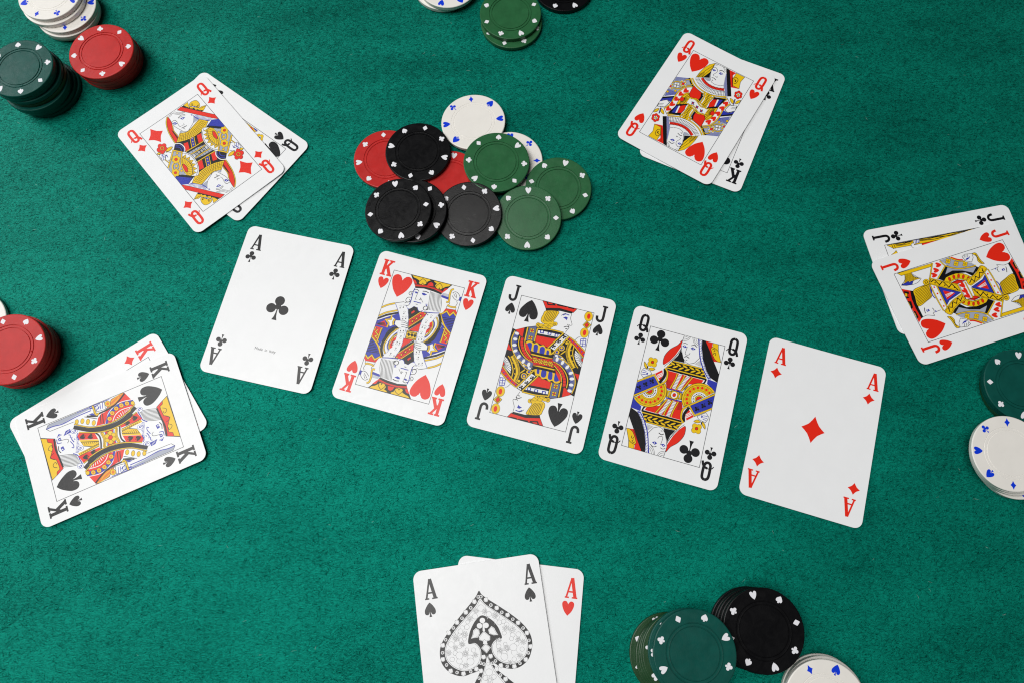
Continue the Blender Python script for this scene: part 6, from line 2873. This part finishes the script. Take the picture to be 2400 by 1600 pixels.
e W 299,299 17,-2 -2,-15
e K 299,299 10,-2 -1,-10
e W 301,297 4,-1 -1,-4
e W -379,207 16,-2 -2,-15
e K -379,207 10,-1 -1,-10
e W -376,205 4,-1 0,-4
e W 388,205 17,-2 -2,-15
e K 388,205 10,-1 -1,-10
e W 390,203 4,-1 -1,-4
e W -423,95 16,-2 -2,-15
e K -423,95 10,-1 -1,-10
e W -420,93 4,-1 0,-4
e W 428,86 16,-2 -2,-15
e K 428,86 10,-1 -1,-10
e W 430,84 4,-1 -1,-4
e W -397,-19 16,-2 -2,-15
e K -397,-19 10,-1 -1,-9
e W -395,-21 4,-1 0,-4
e W 406,-25 16,-2 -2,-15
e K 406,-25 10,-1 -1,-9
e W 409,-27 4,-1 -1,-4
e W -304,-100 16,-2 -2,-15
e K -304,-100 10,-1 -1,-9
e W -302,-102 4,-1 0,-4
e W 311,-105 16,-2 -2,-15
e K 311,-105 10,-1 -1,-9
e W 313,-107 4,-1 -1,-4
e W -172,-111 16,-2 -2,-15
e K -172,-111 10,-1 -1,-9
e W -170,-113 4,-1 0,-4
e W 185,-115 16,-2 -2,-15
e K 185,-115 10,-1 -1,-9
e W 187,-117 4,-1 -1,-4
e W -66,-50 16,-2 -2,-15
e K -66,-50 10,-1 -1,-9
e W -64,-52 4,-1 -1,-4
e W -37,-63 16,-2 -2,-15
e K -37,-63 10,-1 -1,-9
e W -35,-65 4,-1 -1,-4
e W 48,-67 16,-2 -2,-15
e K 48,-67 10,-1 -1,-9
e W 51,-69 4,-1 -1,-4
e W 78,-51 16,-2 -2,-15
e K 78,-51 10,-1 -1,-9
e W 81,-53 4,-1 -1,-4
e W -99,-180 16,-2 -2,-15
e K -99,-180 10,-1 -1,-9
e W -97,-182 4,-1 -1,-4
e W 109,-182 16,-2 -2,-15
e K 109,-182 10,-1 -1,-9
e W 111,-184 4,-1 -1,-4
e W -11,552 17,-2 -2,-16
e K -11,552 11,-2 -1,-10
e W -8,550 4,-1 -1,-4
e W 14,551 17,-2 -2,-16
e K 14,551 11,-2 -1,-10
e W 17,548 4,-1 -1,-4'''
ART['JC'] = '''p Y 411,654 411,356 411,-472 365,-454 354,82 354,248 358,594
l K .24 411,654 411,356 411,-472 365,-454 354,82 354,248 358,594 411,654
l K 0.34 414,599 352,596
l K 0.34 412,575 354,572
k K 0.41 396,557 388,486 398,421 395,355
k K 0.41 407,565 405,492 404,419 407,351
k K 0.30 382,555 379,477 382,390
k K 0.41 403,267 395,177 399,84 389,-66 400,-193 407,-319
k K 0.41 391,271 384,169 378,73 389,-35 384,-156 398,-285
k K 0.41 412,263 407,142 406,20 411,-105 409,-228 411,-352
p R 356,256 358,69 362,-240 308,-219 306,167 330,260
l K .24 356,256 358,69 362,-240 308,-219 306,167 330,260 356,256
p W 411,340 408,268 373,276 364,336 356,357
l K .24 411,340 408,268 373,276 364,336 356,357 411,340
l B 0.41 410,319 370,330
l B 0.41 410,301 370,312
l B 0.41 409,283 370,294
p W 368,383 386,346 354,347 356,259 328,259 278,282 291,350 339,382
l K .24 368,383 386,346 354,347 356,259 328,259 278,282 291,350 339,382 368,383
p Y 284,654 311,599 330,574 295,567
l K .24 284,654 311,599 330,574 295,567 284,654'''
ART['QS'] = '''p Y -403,33 -403,96 -399,146 -393,241 -351,205 -366,145
l K .24 -403,33 -403,96 -399,146 -393,241 -351,205 -366,145 -403,33
p R -382,115 -395,150 -378,199 -365,177
p B -405,164 -406,236 -391,238 -386,205
e K -339,351 -14,19 20,18
e K -324,317 -14,19 20,18
e K -358,296 -14,19 20,18
e K -373,330 -14,19 20,18
e Y -339,351 -12,17 17,16
e Y -324,317 -12,17 17,16
e Y -358,296 -12,17 17,16
e Y -373,330 -12,17 17,16
e K -349,323 -10,14 14,13
e W -349,323 -8,11 12,11
e K -349,323 -5,7 8,7
i K s 10.4 0 -304,563'''
ROW = 'five community cards in a row'
HAND = 'pairs of hole cards in front of the players'
card_ac = card('A', 'c', (-130.59, 119.9, -13.2), 0.75, 'ace of clubs, leftmost of the five cards in the row', ROW, frame=False)
card_kh = card('K', 'h', (-55.9, 102.65, -15.97), 0.75, 'king of hearts, second of the five cards in the row', ROW, art=ART['KH'])
card_js = card('J', 's', (16.82, 86.72, -15.34), 0.75, 'jack of spades, in the middle of the five-card row', ROW, art=ART['JS'])
card_qc = card('Q', 'c', (87.32, 67.63, -16.75), 0.75, 'queen of clubs, fourth of the five cards in the row', ROW, art=ART['QC'])
card_ad = card('A', 'd', (160.24, 48.16, -17.47), 0.75, 'ace of diamonds, rightmost of the five cards in the row', ROW, frame=False)
card_qs = card('Q', 's', (-174.15, 223.26, -127.06), 0.6, 'queen of spades mostly hidden under the queen of diamonds', HAND, bowed=0.25, tilt_deg=0.35, art=ART['QS'])
card_qd = card('Q', 'd', (-185.67, 218.49, 40.28), 1.45, 'queen of diamonds lying on top of the queen of spades', HAND, bowed=0.35, tilt_deg=0.35, art=ART['QD'])
card_kc = card('K', 'c', (123.98, 239.98, -24.94), 0.6, 'king of clubs mostly hidden under the queen of hearts', HAND, bowed=0.25, tilt_deg=0.35)
card_qh = card('Q', 'h', (114.6, 245.75, -33.08), 1.45, 'queen of hearts lying on top of the king of clubs', HAND, bowed=0.35, tilt_deg=0.35, art=ART['QH'])
card_jc = card('J', 'c', (251.93, 138.7, 100.41), 0.6, 'jack of clubs partly hidden under the jack of hearts', HAND, bowed=0.25, tilt_deg=0.35, art=ART['JC'], mirror=False)
card_jh = card('J', 'h', (255.98, 125.44, 107.1), 1.45, 'jack of hearts lying on the jack of clubs at the right', HAND, bowed=0.35, tilt_deg=0.35, art=ART['JH'])
card_kd = card('K', 'd', (-216.64, 55.47, -55.88), 0.6, 'king of diamonds mostly hidden under the king of spades', HAND, bowed=0.25, tilt_deg=0.35)
card_ks = card('K', 's', (-214.44, 48.12, -66.35), 1.45, 'king of spades lying on top of the king of diamonds', HAND, bowed=0.35, tilt_deg=0.35, art=ART['KS'])
card_ah = card('A', 'h', (-1.83, -61.25, -7.16), 0.6, 'ace of hearts partly hidden under the ace of spades', HAND, frame=False, bowed=0.25, tilt_deg=0.35)
card_as = card('A', 's', (-14.04, -61.12, 7.62), 1.45, 'ace of spades with a large ornate spade, at the bottom edge', HAND, frame=False, bowed=0.35, tilt_deg=0.35, art=ART['AS'], mirror=False)

def small_print(text, parent, x, y, size):
    c = bpy.data.curves.new('small_print', 'FONT'); c.body = text; c.size = size/1000; c.align_x = 'CENTER'; c.space_word = 1.6; c.space_character = 1.05
    t = bpy.data.objects.new('small_print', c); COL.objects.link(t)
    me = bpy.data.meshes.new_from_object(t.evaluated_get(bpy.context.evaluated_depsgraph_get()))
    COL.objects.unlink(t); bpy.data.objects.remove(t)
    me.materials.clear(); me.materials.append(INK['K'])
    o = bpy.data.objects.new('small_print', me); COL.objects.link(o); o.parent = parent; o.location = (x/1000, y/1000, TOPZ)
    for v in me.vertices: v.co.z = bow(v.co.x*1000+x, 0.45)/1000 + 1.2e-5
small_print('Made in Italy', card_ac, 0.3, -26.0, 2.1)
